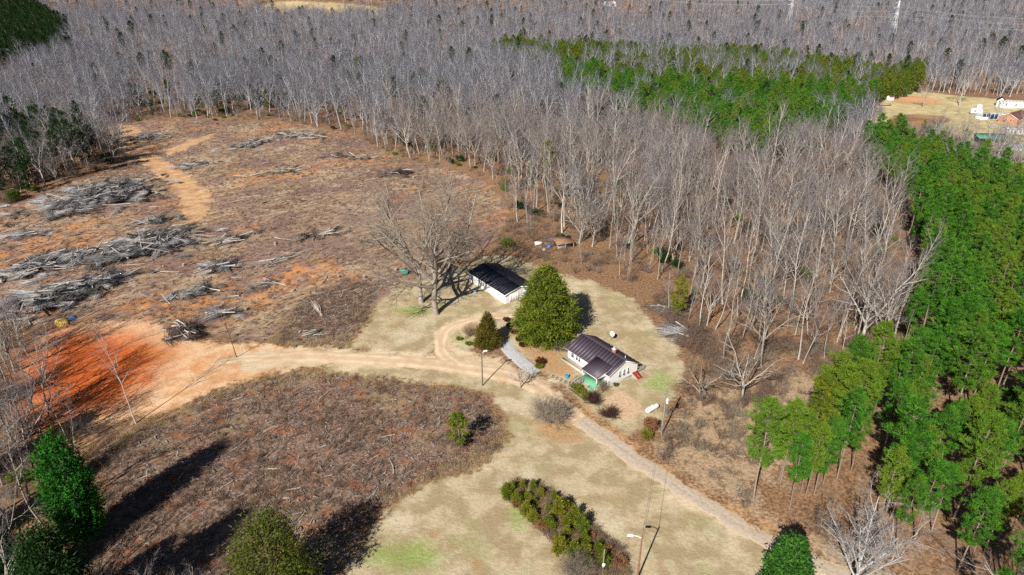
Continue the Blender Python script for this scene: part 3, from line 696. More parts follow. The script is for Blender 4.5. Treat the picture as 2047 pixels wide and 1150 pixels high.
xs, ys = jitter_grid(-900, 900, 340, 1200, 34); k = in_view(xs, ys) & clear(xs, ys, 5); xs, ys = xs[k], ys[k]
k = rng_.rand(len(xs)) < .75; x = np.concatenate([x, xs[k]]); y = np.concatenate([y, ys[k]]); m = len(x)
scatter('dark_pine_stand', dark_far, x, y, hgt(x, y), np.stack([np.zeros(m), np.zeros(m), rng_.uniform(0, 6, m)], 1), np.repeat(rng_.uniform(.8, 1.2, m), 3).reshape(-1, 3), rng_.randint(0, 4, m),
        'dark green pines massed at the top left and dotted through the far grey woods', 'pine wood')

# ---------------------------------------------------------------- the white house with the plum metal roof
HA = R(-54.5)
def rot2(a, x, y): return np.array([x * math.cos(a) - y * math.sin(a), x * math.sin(a) + y * math.cos(a)])
def gable_roof(parent, L, W, ze, rise, ov_e, ov_g, th, mat, npan, name='roof', ribs=True, panel_label=None):
    """two slopes made of panels with a raised rib at each joint, plus ridge cap"""
    rf = MB(); x0, x1 = -L / 2 - ov_g, L / 2 + ov_g; sl = rise / (W / 2); yo = W / 2 + ov_e; zo = ze - sl * ov_e; zr = ze + rise
    rf.tube([(x0 + .01, 0, zr + .02), (x1 - .01, 0, zr + .02)], .09, 6)
    ro = rf.build(name, mat, parent)
    pw = (x1 - x0) / npan; pm = {}
    for sgn in (-1, 1):
        q = MB(); q.slab([(0, sgn * yo, zo), (pw - .012, sgn * yo, zo), (pw - .012, 0, zr), (0, 0, zr)], th)
        if ribs: q.bar((pw - .02, sgn * yo, zo + .03), (pw - .02, sgn * .05, zr + .03 - sl * .05), .04, .035)
        me_ = q.mesh('roof_panel', mat)
        for i in range(npan):
            o = link('roof_panel', me_, ro); o.location = (x0 + i * pw, 0, 0)
    return ro, zo, zr
def window(parent, cx, cz, w, h, y, side='front', frame='trim_white', shutters=None):
    """a window on a wall; side gives the wall's outward axis"""
    def wb(mb, a0, a1, b0, b1, d0, d1):
        if side == 'front': mb.box(a0, a1, y - d1, y - d0, b0, b1)
        elif side == 'back': mb.box(a0, a1, y + d0, y + d1, b0, b1)
        elif side == 'right': mb.box(y + d0, y + d1, a0, a1, b0, b1)
        else: mb.box(y - d1, y - d0, a0, a1, b0, b1)
    f = MB(); t = .09
    wb(f, cx - w/2 - t, cx - w/2, cz - h/2 - t, cz + h/2 + t, .004, .07); wb(f, cx + w/2, cx + w/2 + t, cz - h/2 - t, cz + h/2 + t, .004, .07)
    wb(f, cx - w/2, cx + w/2, cz + h/2, cz + h/2 + t, .004, .07); wb(f, cx - w/2, cx + w/2, cz - h/2 - t, cz - h/2, .004, .07); wb(f, cx - w/2, cx + w/2, cz - .03, cz + .03, .02, .06)
    fo = f.build('window', frame, parent)
    p = MB(); wb(p, cx - w/2, cx + w/2, cz - h/2, cz + h/2, .006, .02); p.build('pane', 'glass_dark', fo)
    if shutters:
        for sg in (-1, 1):
            s = MB(); a = cx + sg * (w/2 + t + .02 + .19); wb(s, a - .18, a + .18, cz - h/2 - .05, cz + h/2 + .05, .004, .05); s.build('shutter', shutters, parent)
    return fo
def gable_walls(L, W, z0, ze, rise):
    m = MB(); m.prism([(-W/2, z0), (W/2, z0), (W/2, ze), (0, ze + rise), (-W/2, ze)], -L/2, L/2, axis=0); return m

B_ = G(1217, 773); L_, W_ = 13.2, 8.0
hc = B_[:2] - rot2(HA, L_/2, -W_/2); hz = float(hgt(*hc))
house = thing('house', 'white single-storey house with a dark plum metal roof and small front porch', 'house', (*hc, hz), HA)
gable_walls(L_, W_, .45, 2.95, 2.0).build('wall', 'siding_white', house)
MB().box(-L_/2 + .06, L_/2 - .06, -W_/2 + .06, W_/2 - .06, -.6, .45).build('foundation', 'foundation_grey', house)
gable_roof(house, L_, W_, 2.97, 2.0, .45, .30, .06, 'roof_plum', 15)
for sg in (-1, 1):      # white barge boards on the gables and fascia under the eaves
    for q in (-1, 1):
        zr = 2.97 + 2.0; sl = .5; x = sg * (L_/2 + .27); yo = W_/2 + .45
        MB().bar((x, q * yo, 2.97 - sl * .45 - .16), (x, 0, zr - .16), .04, .18).build('barge_board', 'trim_white', house)
for q in (-1, 1): MB().box(-L_/2 - .24, L_/2 + .24, q * (W_/2 + .41) - .02, q * (W_/2 + .41) + .02, 2.52, 2.66).build('fascia', 'trim_white', house)
for x in (-5.0, -3.55, -2.7): window(house, x, 1.85, .55 if x > -4 else .8, 1.25, -W_/2, 'front')
for y in (-1.1, .1): window(house, y, 1.9, .50, 1.45, L_/2, 'right')
window(house, 1.3, 1.9, .5, 1.45, L_/2, 'right')
for x in (-4, 0, 4): window(house, x, 1.9, .9, 1.2, W_/2, 'back')
ch = MB().box(2.55, 3.25, .15, .85, 3.6, 5.55).build('chimney', 'brick_red', house)
MB().box(2.47, 3.33, .07, .93, 5.55, 5.72).build('chimney_cap', 'cap_grey', ch)
MB().tube([(2.9, .5, 5.72), (2.9, .5, 6.1)], .2, 10).build('flue', 'cap_grey', ch)
MB().tube([(5.2, 1.6, 3.9), (5.2, 1.6, 4.75)], .07, 8).build('vent_pipe', 'metal_white', house)
# porch: lower roof over a green deck
PX0, PX1, PY1 = 1.0, 5.75, -W_/2 - 2.7
pr = MB().slab([(PX0, PY1, 2.42), (PX1, PY1, 2.42), (PX1, -W_/2 + 1.6, 3.87), (PX0, -W_/2 + 1.6, 3.87)], .07).build('porch_roof', 'roof_plum', house)
npp = 5; pw = (PX1 - PX0) / npp
for i in range(npp + 1):
    MB().bar((PX0 + i * pw, PY1, 2.46), (PX0 + i * pw, -W_/2 + 1.55, 3.87 + .02), .05, .05).build('rib', 'roof_plum', pr)
MB().box(PX0 + .02, PX1 - .02, PY1 + .03, PY1 + .09, 2.16, 2.34).build('porch_fascia', 'trim_white', house)
MB().prism([(PY1 + .1, 2.2), (-W_/2 - .01, 2.2), (-W_/2 - .01, 3.0), (PY1 + .1, 2.34)], PX1 - .12, PX1 - .06, axis=0).build('porch_gable', 'trim_white', house)
dk = MB().box(PX0, PX1 + .1, PY1 - .5, -W_/2 - .01, .30, .46).build('porch_deck', 'paint_green', house)
MB().box(PX0 + .05, PX1 + .05, PY1 - .45, -W_/2 - .06, -.4, .30).build('deck_skirt', 'wood_grey', dk)
for x in (PX0 + .15, PX1 - .25): MB().box(x - .07, x + .07, PY1 + .12, PY1 + .26, .46, 2.18).build('porch_post', 'trim_white', house)
for i in range(2): MB().box(PX1 - 1.7, PX1 - .3, PY1 - .8 - .3 * i, PY1 - .505 - .3 * i, -.2, .30 - .1 * (i + 1) + .004 * i).build('porch_step', 'paint_green', house)
dr = MB().box(3.0, 3.95, -W_/2 - .06, -W_/2 - .005, .5, 2.5).build('door', 'trim_white', house); MB().box(3.2, 3.75, -W_/2 - .08, -W_/2 - .062, 1.5, 2.3).build('door_pane', 'glass_dark', dr)
# red cellar hatch on the gable
ct_ = MB(); ct_.prism([(L_/2 + .01, -.2), (L_/2 + 1.7, -.2), (L_/2 + 1.7, .18), (L_/2 + .01, .85)], 2.5, 3.75); ct_.build('cellar_hatch_base', 'foundation_grey', house)
hat = MB(); hat.slab([(L_/2 + .02, 2.42, .90), (L_/2 + 1.8, 2.42, .23), (L_/2 + 1.8, 3.10, .23), (L_/2 + .02, 3.10, .90)], .05); hat.build('cellar_door', 'paint_red', house)
hat = MB(); hat.slab([(L_/2 + .02, 3.13, .90), (L_/2 + 1.8, 3.13, .23), (L_/2 + 1.8, 3.83, .23), (L_/2 + .02, 3.83, .90)], .05); hat.build('cellar_door', 'paint_red', house)
# front walk along the wall
MB().box(-L_/2 - .9, PX0 - .1, -W_/2 - 1.35, -W_/2 - .55, -.2, .09).build('front_walk', 'concrete', house)
# rear deck with posts and rails
dx0, dx1, dy0, dy1 = -5.2, 6.4, W_/2 + .02, W_/2 + 2.3
bd = thing('rear_deck', 'weathered grey wooden deck with railing along the back of the white house', 'deck', (*hc, hz), HA)
nbd = 10; bw = (dy1 - dy0) / nbd; bme = MB().box(dx0, dx1, 0, bw - .02, .42, .48).mesh('deck_board', 'wood_grey')
for i in range(nbd): o = link('deck_board', bme, bd); o.location = (0, dy0 + i * bw, 0)
for i, x in enumerate(np.linspace(dx0 + .06, dx1 - .06, 11)):
    MB().box(x - .06, x + .06, dy1 - .14, dy1 - .02, -.3, 1.45).build('post', 'wood_grey', bd)
for z in (.75, 1.05, 1.36): MB().box(dx0, dx1, dy1 - .018, dy1 + .02, z, z + .09).build('rail', 'wood_grey', bd)
for x in (dx0, dx1):
    for z in (.75, 1.36): MB().box(x - .02, x + .02, dy0 + .1, dy1 - .15, z, z + .09).build('rail', 'wood_grey', bd)
def world_of(c, a, x, y, z0=0.0): q = c + rot2(a, x, y); return (q[0], q[1], z0)
for i, (x, y) in enumerate(((-3.9, 1.0), (-2.2, .8), (1.2, .9), (5.6, 1.1))):      # chairs and tubs on the deck
    c_ = thing('patio_chair', ('white patio chair on the rear deck nearest the big evergreen', 'white patio chair second along the rear deck from the big evergreen', 'white patio chair on the rear deck behind the chimney', 'white patio chair at the right end of the rear deck')[i], 'chair', world_of(hc, HA, x, W_/2 + y, hz + .48), HA + .4 * i, 'chairs on the rear deck')
    MB().box(-.3, .3, -.3, .3, .40, .46).build('seat', 'metal_white', c_); MB().box(-.3, .3, .25, .31, .46, 1.05).build('backrest', 'metal_white', c_)
    for sx in (-1, 1):
        for sy in (-1, 1): MB().box(sx * .26 - .03, sx * .26 + .03, sy * .26 - .03, sy * .26 + .03, 0, .40).build('leg', 'metal_white', c_)
ds = thing('satellite_dish', 'round white dish on a short post behind the rear deck', 'dish', (*G(1221, 681)[:2], hz), .6)
MB().tube([(0, 0, -.2), (0, 0, 1.7)], .05, 8).build('post', 'metal_grey', ds)
bm_ = MB(); ang = np.linspace(0, 2 * math.pi, 17)[:-1]; rings = [(0.0, 0.0), (.28, .03), (.5, .10), (.68, .2)]
vv = [(0, 0, 0)]; ff = []
for k, (r_, z_) in enumerate(rings[1:]):
    for a in ang: vv.append((r_ * math.cos(a), r_ * math.sin(a), z_))
dv = np.array(vv); tl = R(50); dv = np.stack([dv[:, 0], dv[:, 1] * math.cos(tl) - dv[:, 2] * math.sin(tl), dv[:, 1] * math.sin(tl) + dv[:, 2] * math.cos(tl)], 1) + [0, -.1, 1.8]
bm_.add(dv, [(0, 1 + i, 1 + (i + 1) % 16) for i in range(16)]); q_ = [(1 + k * 16 + i, 17 + k * 16 + i, 17 + k * 16 + (i + 1) % 16, 1 + k * 16 + (i + 1) % 16) for k in range(2) for i in range(16)]
bm_.n -= 0; bm_.f.append(np.array(q_)); bm_.m.append(np.zeros(len(q_), int)); bm_.build('reflector', 'metal_white', ds, smooth=True)
MB().bar((0, -.1, 1.75), (0, -.75, 1.95), .03).build('feed_arm', 'metal_grey', ds)
# ramp walkway with rails from the drive to the porch
ra = world_of(hc, HA, PX0 + .9, PY1 - 1.0); rb_ = G(1141, 776)
d_ = rb_[:2] - np.array(ra[:2]); rl = float(np.linalg.norm(d_)); rz_ = math.atan2(d_[1], d_[0])
rp = thing('ramp', 'grey wooden ramp with low rails from the drive to the green porch', 'ramp', (ra[0], ra[1], hz), rz_)
for i in range(12):
    x = i * rl / 12; z = .42 - .38 * i / 12; MB().box(x, x + rl / 12 - .02, -.65, .65, z - .05, z).build('board', 'wood_grey', rp)
for sy in (-.68, .68):
    MB().bar((0, sy, 1.25), (rl, sy, .9), .08, .06).build('rail', 'wood_dark', rp)
    MB().bar((0, sy, .85), (rl, sy, .5), .05, .05).build('rail', 'wood_grey', rp)
    for k in range(4): x = k * rl / 3.02; MB().box(x, x + .09, sy - .045, sy + .045, -.3, 1.25 - .35 * k / 3).build('post', 'wood_grey', rp)
# old rail fence left of the ramp
f0, f1 = G(1102, 756), G(1136, 770)
d_ = f1[:2] - f0[:2]; fl = float(np.linalg.norm(d_)); fn = thing('rail_fence', 'short weathered rail fence left of the ramp', 'fence', (*f0[:2], float(hgt(*f0[:2]))), math.atan2(d_[1], d_[0]))
for k in range(5): x = k * fl / 4; MB().box(x - .06, x + .06, -.06, .06, -.2, 1.0).build('post', 'wood_grey', fn)
for z in (.35, .75): MB().bar((-.2, .03, z), (fl + .2, .07, z + .04), .05, .10).build('rail', 'wood_dark', fn)
f0, f1 = G(1137, 777), G(1170, 802)
d_ = f1[:2] - f0[:2]; fl = float(np.linalg.norm(d_)); fn = thing('garden_edging', 'low dark timber edging between the drive and the green garden patch', 'edging', (*f0[:2], float(hgt(*f0[:2]))), math.atan2(d_[1], d_[0]))
for k in range(7): x = k * fl / 7; MB().box(x, x + fl / 7 - .05, -.08, .08, -.1, .2 + .06 * (k % 3)).build('timber', 'wood_dark', fn)
bc = thing('blue_barrel', 'small blue tub on the bare soil in front of the porch', 'tub', (*G(1133, 755)[:2], hz), .3)
MB().tube([(0, 0, 0), (0, 0, .3), (0, 0, .65)], [.38, .46, .42], 12).build('body', 'plastic_blue', bc); MB().tube([(0, 0, .651), (0, 0, .69)], .45, 12).build('rim', 'plastic_blue', bc)

# ---------------------------------------------------------------- white garage
B2 = G(1010, 608); GL, GW = 17.0, 9.2; gc = B2[:2] - rot2(HA, GL/2, -GW/2); gz = float(hgt(*gc))
gar = thing('garage', 'long white garage with a nearly black low roof behind the big evergreen', 'garage', (*gc, gz), HA)
gable_walls(GL, GW, -.4, 2.75, 1.15).build('wall', 'siding_white', gar)
gable_roof(gar, GL, GW, 2.78, 1.15, .35, .35, .07, 'roof_navy', 17, ribs=False)
for sg in (-1, 1):
    for q in (-1, 1): x = sg * (GL/2 + .33); MB().bar((x, q * (GW/2 + .35), 2.78 - .25 * .35 - .16), (x, 0, 2.78 + 1.15 - .16), .04, .2).build('barge_board', 'trim_white', gar)
for q in (-1, 1): MB().box(-GL/2 - .3, GL/2 + .3, q * (GW/2 + .31) - .02, q * (GW/2 + .31) + .02, 2.42, 2.60).build('fascia', 'trim_white', gar)
gd_ = MB().box(GL/2 + .004, GL/2 + .06, -3.2, -.3, 0, 2.3).build('garage_door', 'metal_white', gar)
for k in range(5): MB().box(GL/2 + .062, GL/2 + .075, -3.2 + .58 * k, -2.65 + .58 * k, .05, 2.25).build('panel', 'siding_white', gd_)
MB().box(GL/2 + .004, GL/2 + .05, 1.0, 3.9, 0, 2.3).build('garage_door', 'metal_white', gar)
for x in (-1.5,): window(gar, x, 1.6, .9, .9, -GW/2, 'front')
MB().box(-3.9, -3.0, -GW/2 - .05, -GW/2 - .004, 0, 2.1).build('door', 'trim_white', gar)
MB().box(-7.3, -6.6, -GW/2 - .5, -GW/2 - .01, 1.0, 1.5).build('wall_unit', 'metal_grey', gar)
bb = thing('water_barrel', 'blue barrel on a low stand beside the garage wall', 'barrel', (*G(950, 586)[:2], gz), 0)
MB().tube([(0, 0, .25), (0, 0, .6), (0, 0, 1.05)], [.3, .36, .3], 12).build('body', 'plastic_blue', bb); MB().box(-.4, .4, -.4, .4, 0, .25).build('stand', 'wood_grey', bb)
gb = thing('garden_cart', 'small dark green bin beyond the two big oaks', 'bin', (*G(808, 548)[:2], float(hgt(*G(808, 548)[:2]))), .4)
MB().prism([(-.8, .3), (.8, .3), (1.0, 1.3), (-1.0, 1.3)], -.7, .7).build('body', 'roof_green', gb); MB().slab([(-1.05, -.75, 1.36), (1.05, -.75, 1.36), (1.05, .75, 1.40), (-1.05, .75, 1.40)], .05).build('lid', 'roof_green', gb)
for sy in (-.55, .55): MB().tube([(0, sy - .05, .25), (0, sy + .05, .25)], .27, 12).build('wheel', 'wood_dark', gb)

# ---------------------------------------------------------------- trees and shrubs that stand out by themselves
def gp(px, py): q = G(px, py); return (q[0], q[1], float(hgt(q[0], q[1])))
OAK = [(8, .68, 44, 16.5, .46, .05, 6, 6, .11), (8, .25, 46, 6.6, .42, .03, 4, 4, .17), (7, .2, 42, 3.4, .5, .03, 3, 3, .18)]
a, b = grow(12, (9.0, .62, 6, .03, .02), OAK, (8, 1.6, .017, .6, .08), None, wood_levels=2, r_end=.72)
place('oak_tree', two(a, b, 'bark_oak', 'twig_oak', 'oak'), 'huge leafless oak, the nearer of two, with a thick pale trunk beside the garage', 'tree', gp(871, 628), 4.4, 1.2)
a, b = grow(14, (9.0, .50, 6, .03, .03), [(7, .6, 44, 16.5, .5, .04, 6, 6, .09), (7, .2, 44, 6.5, .5, .03, 4, 4, .16), (7, .2, 42, 3.2, .5, .03, 3, 3, .18)], (8, 1.5, .017, .6, .08), None, wood_levels=2, r_end=.7)
place('oak_tree', two(a, b, 'bark_oak', 'twig_oak', 'oak'), 'huge leafless oak, the farther and left one of the two beside the garage', 'tree', gp(842, 605), 2.4, 1.25)
a, b = evergreen(21, 18.0, 6.6, 560, 44, (.62, .62, .26), .60, .10, prof=lambda t: (1 - t ** 1.9) ** .8 * (.84 + .16 * min(1, t * 4)), base=.02, r0=.4, droop=-.12, jit=.11, lobes=.09)
place('evergreen_tree', two(a, b, 'bark_pine', 'leaf_spruce', 'evergreen'), 'great rounded yellow-green evergreen between the garage and the house', 'tree', gp(1090, 672), 0, 1.0)
a, b = evergreen(22, 8.6, 2.9, 330, 20, (.3, .3, .3), .42, .075, prof=lambda t: (1 - t) ** .8 * (.8 + .2 * min(1, t * 5)), droop=.15, jit=.07, up=.6)
place('cedar_tree', two(a, b, 'bark_pine', 'leaf_cedar', 'cedar'), 'small pointed olive-brown cedar on the planted island beside the path', 'tree', gp(975, 693), 0, 1.0)
mag = evergreen(23, 11, 3.4, 420, 20, (.42, .42, .35), .42, .13, prof=lambda t: (1 - t) ** .62 * (.8 + .2 * min(1, t * 4)), droop=.1, jit=.09)
place('magnolia_tree', two(*mag, 'bark_pine', 'leaf_magnolia', 'magnolia'), 'dense glossy dark green magnolia beside the drive at the bottom edge', 'tree', gp(1566, 1192), 0, 1.0)
cw = evergreen(24, 15, 4.0, 460, 22, (.6, .6, .5), .45, .08, prof=lambda t: math.sin(math.pi * (.14 + .84 * t)) ** .75, droop=.15, jit=.12, up=.4, lobes=.14)
place('cedar_tree', two(*cw, 'bark_pine', 'leaf_cedar_green', 'cedar'), 'broad olive green cedar at the bottom edge left of the centre lawn', 'tree', gp(556, 1205), 0, 1.05)
tg = evergreen(25, 20, 2.6, 520, 22, (.55, .55, .5), .55, .10, prof=lambda t: math.sin(math.pi * (.16 + .82 * t)) ** .7, base=.1, droop=.1, jit=.1, up=.3, lobes=.14)
place('evergreen_tree', two(*tg, 'bark_pine', 'leaf_bright', 'evergreen'), 'tall vivid green conifer in the lower left shade', 'tree', gp(175, 1085), 0, 1.0)
for i, (px, py, s, lb) in enumerate(((40, 1200, .75, 'dark green conifer in the bottom left corner'), (120, 1265, .7, 'dark green conifer at the bottom edge right of the corner conifer'), (-40, 1080, .8, 'dark green conifer cut by the left edge near the bottom'), (165, 1300, 1.05, 'dark green conifer below the vivid green one at the bottom edge'), (-90, 985, .95, 'dark green conifer just outside the left edge'))):
    place('evergreen_tree', two(*tg, 'bark_pine', 'needle_dark', 'evergreen'), lb, 'tree', gp(px, py), i + 1.0, s)
pn = pine(26, 7.5, .25, 2.0, 9, 4, 14, L=.5, W=.085)
place('pine_tree', two(*pn, 'bark_pine', 'leaf_young', 'pine'), 'small yellow-green pine standing alone in the brown brush field', 'pine', gp(918, 898), 0, 1.0)
pn2 = pine(27, 11, .2, 2.1, 11, 4, 14, L=.55, W=.09)
place('pine_tree', two(*pn2, 'bark_pine', 'leaf_young', 'pine'), 'yellow-green pine at the wood edge right of the lawn', 'pine', gp(1352, 640), 0, 1.0)
pn3 = pine(28, 19, .5, 2.9, 9, 5, 14, L=.6, W=.1)
place('pine_tree', two(*pn3, 'bark_pine', 'leaf_yellow', 'pine'), 'yellow-green evergreen rising out of the grey wood behind the clear-cut', 'pine', gp(1095, 385), 0, 1.0)
NEARP = [pine(40 + k, (19, 21, 17)[k], (.42, .5, .38)[k], (3.4, 3.0, 2.8)[k], 15, 6, 30, L=.48, W=.052, r0=.2) for k in range(3)]
near_pairs = [two(a, b, 'bark_pine', 'needle_pine', 'near_pine') for a, b in NEARP]
near_y = [two(a, b, 'bark_pine', 'leaf_young', 'near_pine') for a, b in NEARP]
for i, (px, py, k, yl, s, lb) in enumerate((
    (1505, 1000, 0, 0, 1.0, 'leftmost big bushy pine standing in front of the plantation by the drive'),
    (1560, 965, 2, 0, .95, 'big bushy pine just right of the leftmost front pine'),
    (1600, 985, 2, 0, .62, 'short pine behind the drive between the front pines and the bare white tree'),
    (1612, 925, 1, 1, .85, 'slim yellow-green pine behind the leftmost front pines'),
    (1645, 905, 1, 1, .9, 'yellow-green pine on the clearing edge left of the plantation'),
    (1690, 832, 2, 1, .62, 'small yellow-green pine at the top of the clearing beside the plantation'))):
    place('pine_tree', (near_y if yl else near_pairs)[k], lb, 'pine', gp(px, py), i * 1.3, s)
# bare white-limbed tree at the lower right
a, b = grow(31, (6, .25, 5, .05, .04), [(8, .45, 34, 9.5, .42, .06, 6, 5, .09), (7, .25, 42, 4.2, .42, .05, 4, 4, .14), (5, .2, 42, 2.2, .45, .03, 3, 3, .16)], (5, 1.2, .014, .6, .05), None, wood_levels=2, r_end=.7)
place('sycamore_tree', two(a, b, 'bark_white', 'twig_white', 'sycamore'), 'bare white-limbed tree overhanging the drive at the lower right', 'tree', gp(1700, 1185), .4, 1.0)
a, b = grow(32, (2.6, .13, 4, .05, .03), [(6, .4, 42, 2.4, .6, .06, 3, 4, .12), (6, .2, 42, 1.3, .5, .05, 3, 3, .16)], (8, .5, .014, .7, .1), None, r_end=.7)
place('blossom_tree', two(a, b, 'bark_oak', 'twig_blossom', 'blossom'), 'small bare whitish tree at the edge of the drive before the house', 'tree', gp(1040, 776), 0, 1.15)
a, b = grow(33, (3.2, .22, 4, .06, .05), [(7, .35, 52, 4.2, .6, .02, 4, 4, .16), (7, .2, 46, 2.2, .5, .02, 3, 3, .2)], (6, .8, .016, .8, .0), None, r_end=.6)
pr_ = two(a, b, 'bark_oak', 'twig_tan', 'spreading')
place('bare_tree', pr_, 'low wide-crowned bare tree at the lawn edge right of the house', 'tree', gp(1398, 792), 0, 1.1)
a, b = grow(34, (6, .30, 5, .06, .05), [(7, .45, 40, 9, .5, .05, 5, 5, .12), (6, .2, 44, 4.2, .5, .03, 4, 4, .17), (4, .2, 44, 2, .5, .02, 2, 3, .18)], (4, .9, .016, .7, .02), None, wood_levels=2, r_end=.65)
pr2 = two(a, b, 'bark_wood', 'twig_oak', 'gnarled')
place('bare_tree', pr2, 'gnarled pale bare tree in the thicket below the middle wood', 'tree', gp(1482, 800), .8, .95)
place('bare_tree', pr2, 'gnarled bare tree with crooked limbs behind the old shed', 'tree', gp(1158, 486), 2.5, 1.15)
place('bare_tree', pr2, 'big bare tree with a thick pale leaning trunk at the right end of the wood', 'tree', gp(1722, 690), 4.1, 1.4)
for i, (px, py, s) in enumerate(((1063, 470, .9), (1010, 455, .75))):
    place('bare_tree', bare_pairs[10 + i], ('multi-limbed pale young tree left of the old shed', 'thin bare tree at the clear-cut edge behind the garage')[i], 'tree', gp(px, py), i, s)
for i, (px, py, s, k, lb) in enumerate(((1162, 527, .62, 11, 'thin leafless sapling in the leaf litter right of the old shed'), (1255, 560, .8, 10, 'thin leafless tree in the brush at the lawn edge behind the house'), (1465, 1010, .35, 11, 'small leafless sapling in the scrub beside the gravel drive'),
    (20, 860, .95, 0, 'bare tree on the left edge below the red clay'), (75, 905, .85, 6, 'broad bare tree on the left edge above the vivid green conifer'), (-60, 830, 1.0, 6, 'broad bare tree just outside the left edge beside the red clay'), (95, 820, .85, 8, 'broad bare tree over the red clay at the left edge'), (-10, 905, 1.0, 7, 'broad bare tree at the left edge beside the vivid green conifer'), (30, 745, .95, 6, 'broad bare tree on the left edge behind the red clay'), (5, 970, .9, 0, 'tall bare tree on the left edge left of the vivid green conifer'), (60, 1000, .8, 4, 'slim bare tree between the left edge and the vivid green conifer'), (-25, 1040, .9, 8, 'broad bare tree on the left edge above the corner conifer'), (40, 800, .9, 3, 'tall bare tree on the left edge over the red clay'), (60, 850, .8, 10, 'thin bare tree on the left edge over the red clay'), (-30, 760, .9, 1, 'bare tree cut by the left edge beside the red clay'), (15, 700, .8, 2, 'bare tree on the left edge above the red clay'),
    (300, 1235, .48, 7, 'grey bare tree top rising from the bottom edge near the left'), (215, 1255, .5, 6, 'grey bare tree top at the bottom edge beside the dark conifers'), (380, 1245, .4, 8, 'grey bare tree top at the bottom edge left of the olive cedar'))):
    place('bare_tree', bare_pairs[k], lb, 'tree', gp(px, py), i * 1.1, s)
a, b = grow(35, (9.5, .09, 6, .03, .05), [(3, .75, 30, 1.0, .4, .05, 2, 3, .1)], (2, .3, .012, .5, .1), None, r_end=.5)
place('snag', two(a, b, 'twig_dark', 'twig_dark', 'snag'), 'lone dark leaning dead pole tree on the red clay beside the drive', 'tree', gp(473, 714), 1.0, 1.0)
# farmyard trees
for i, (px, py, s, k, lb) in enumerate(((1845, 216, .75, 7, 'bare tree by the small orchard of the far farmyard'), (1918, 212, 1.0, 8, 'large pale bare tree at the back of the far farmyard'), (1865, 218, .4, 10, 'small bare tree right of the orchard tree in the far farmyard'), (1950, 272, .28, 6, 'low round bare tree on the far farm lawn'), (1912, 232, .2, 7, 'tiny round bare tree on the far farm lawn behind'), (1998, 252, .2, 8, 'small round bare tree before the far brick house'))):
    place('bare_tree', bare_pairs[k], lb, 'tree', gp(px, py), i, s)
yp = two(*OLIVE[0], 'bark_pine', 'leaf_young', 'young_pine')
for i, px in enumerate((1800, 1842, 1864, 1925)):
    place('pine_tree', yp, ('leftmost', 'second', 'third', 'rightmost')[i] + ' of four young yellow-green pines between the plantation and the plowed garden', 'pine', gp(px, (262, 272, 275, 290)[i]), i, .6)

# shrubs
def bush(name, me_, label, px, py, s=1.0, rz=0, group=None, cat='shrub', part='branches'):
    t = thing(name, label, cat, gp(px, py), rz, group, s); link(part, me_, t); return t
sh_tan = shrub(51, 3.8, 3.6, 110, 10, 5, .020).mesh('shrub', 'twig_tan')
bush('bare_shrub', sh_tan, 'big leafless tan shrub beside the drive in front of the house', 1100, 842, 1.25)
sh_dk = shrub(52, 2.3, 2.0, 70, 9, 5, .022, twl=.4).mesh('shrub', 'twig_dark')
bush('dark_shrub', sh_dk, 'dark brown leafless shrub at the corner of the porch', 1186, 806, 1.0); bush('dark_shrub', sh_dk, 'round dark brown shrub at the lower corner of the garden bed', 1217, 834, 1.0, 2)
sh_s = shrub(53, 2.4, 1.0, 30, 7, 5, .02, twl=.35).mesh('shrub', 'twig_brown')
bush('bare_shrub', sh_s, 'thin brown shrub against the house corner by the porch', 1205, 782, 1.0)
isl = shrub(54, 2.6, 2.6, 45, 7, 4, .022).mesh('shrub', 'twig_brown'); bush('bare_shrub', isl, 'leafless pinkish-brown shrub on the planted island left of the small cedar', 938, 672, 1.0)
def leaf_bush(seed, r, h, mat, L=.22, W=.06, tips=60, per=14):
    rr = np.random.RandomState(seed); mb = MB(); ps, os_ = [], []
    for i in range(tips):
        a = rr.rand() * 6.28; t = rr.rand() ** .5; q = math.sqrt(max(0, 1 - (1 - t) ** 2)); ps.append((r * q * math.cos(a) * (1 - .3 * t), r * q * math.sin(a) * (1 - .3 * t), h * (.1 + .85 * (1 - t * .75 * rr.rand() - .1)))); os_.append(nrm(np.array([math.cos(a), math.sin(a), .8])))
    cloud(mb, ps, os_, (r * .16, r * .16, h * .12), per, L, W, rr); return mb.mesh('leaf_bush', mat)
mar = leaf_bush(61, .75, 1.0, 'leaf_maroon')
for i, (px, py) in enumerate(((1012, 643), (1019, 654), (1028, 668), (1037, 682), (1044, 693), (1080, 728))):
    bush('maroon_shrub', mar, ('first', 'second', 'third', 'fourth', 'fifth', 'last and lowest')[i] + ' maroon shrub, counting from the garage, along the grey gravel path', px, py, 1.0 if i < 5 else 1.3, i, 'maroon shrubs by the path', part='foliage')
yb = leaf_bush(62, .8, .7, 'leaf_yellow')
for i, (px, py, lb) in enumerate(((918, 680, 'yellow-green low shrub at the left tip of the planted island'), (937, 690, 'yellow-green low shrub at the front of the planted island'), (952, 692, 'yellow-green low shrub beside the small cedar'), (1078, 735, 'yellow-green low shrub at the lower end of the gravel path'), (1096, 697, 'yellow-green low shrub under the great evergreen'), (1160, 786, 'yellow-green plants in the garden patch right of the ramp'), (1172, 797, 'yellow-green plants in the garden patch beside the dark shrub'), (1152, 779, 'yellow-green plants at the foot of the ramp'))):
    bush('low_shrub', yb, lb, px, py, .9 + .07 * i, i, part='foliage')
bush('low_shrub', leaf_bush(63, 1.5, 1.2, 'twig_brown', .4, .03), 'brown twiggy shrub between the great evergreen and the house', 1122, 700, 1.2, 0, part='foliage')
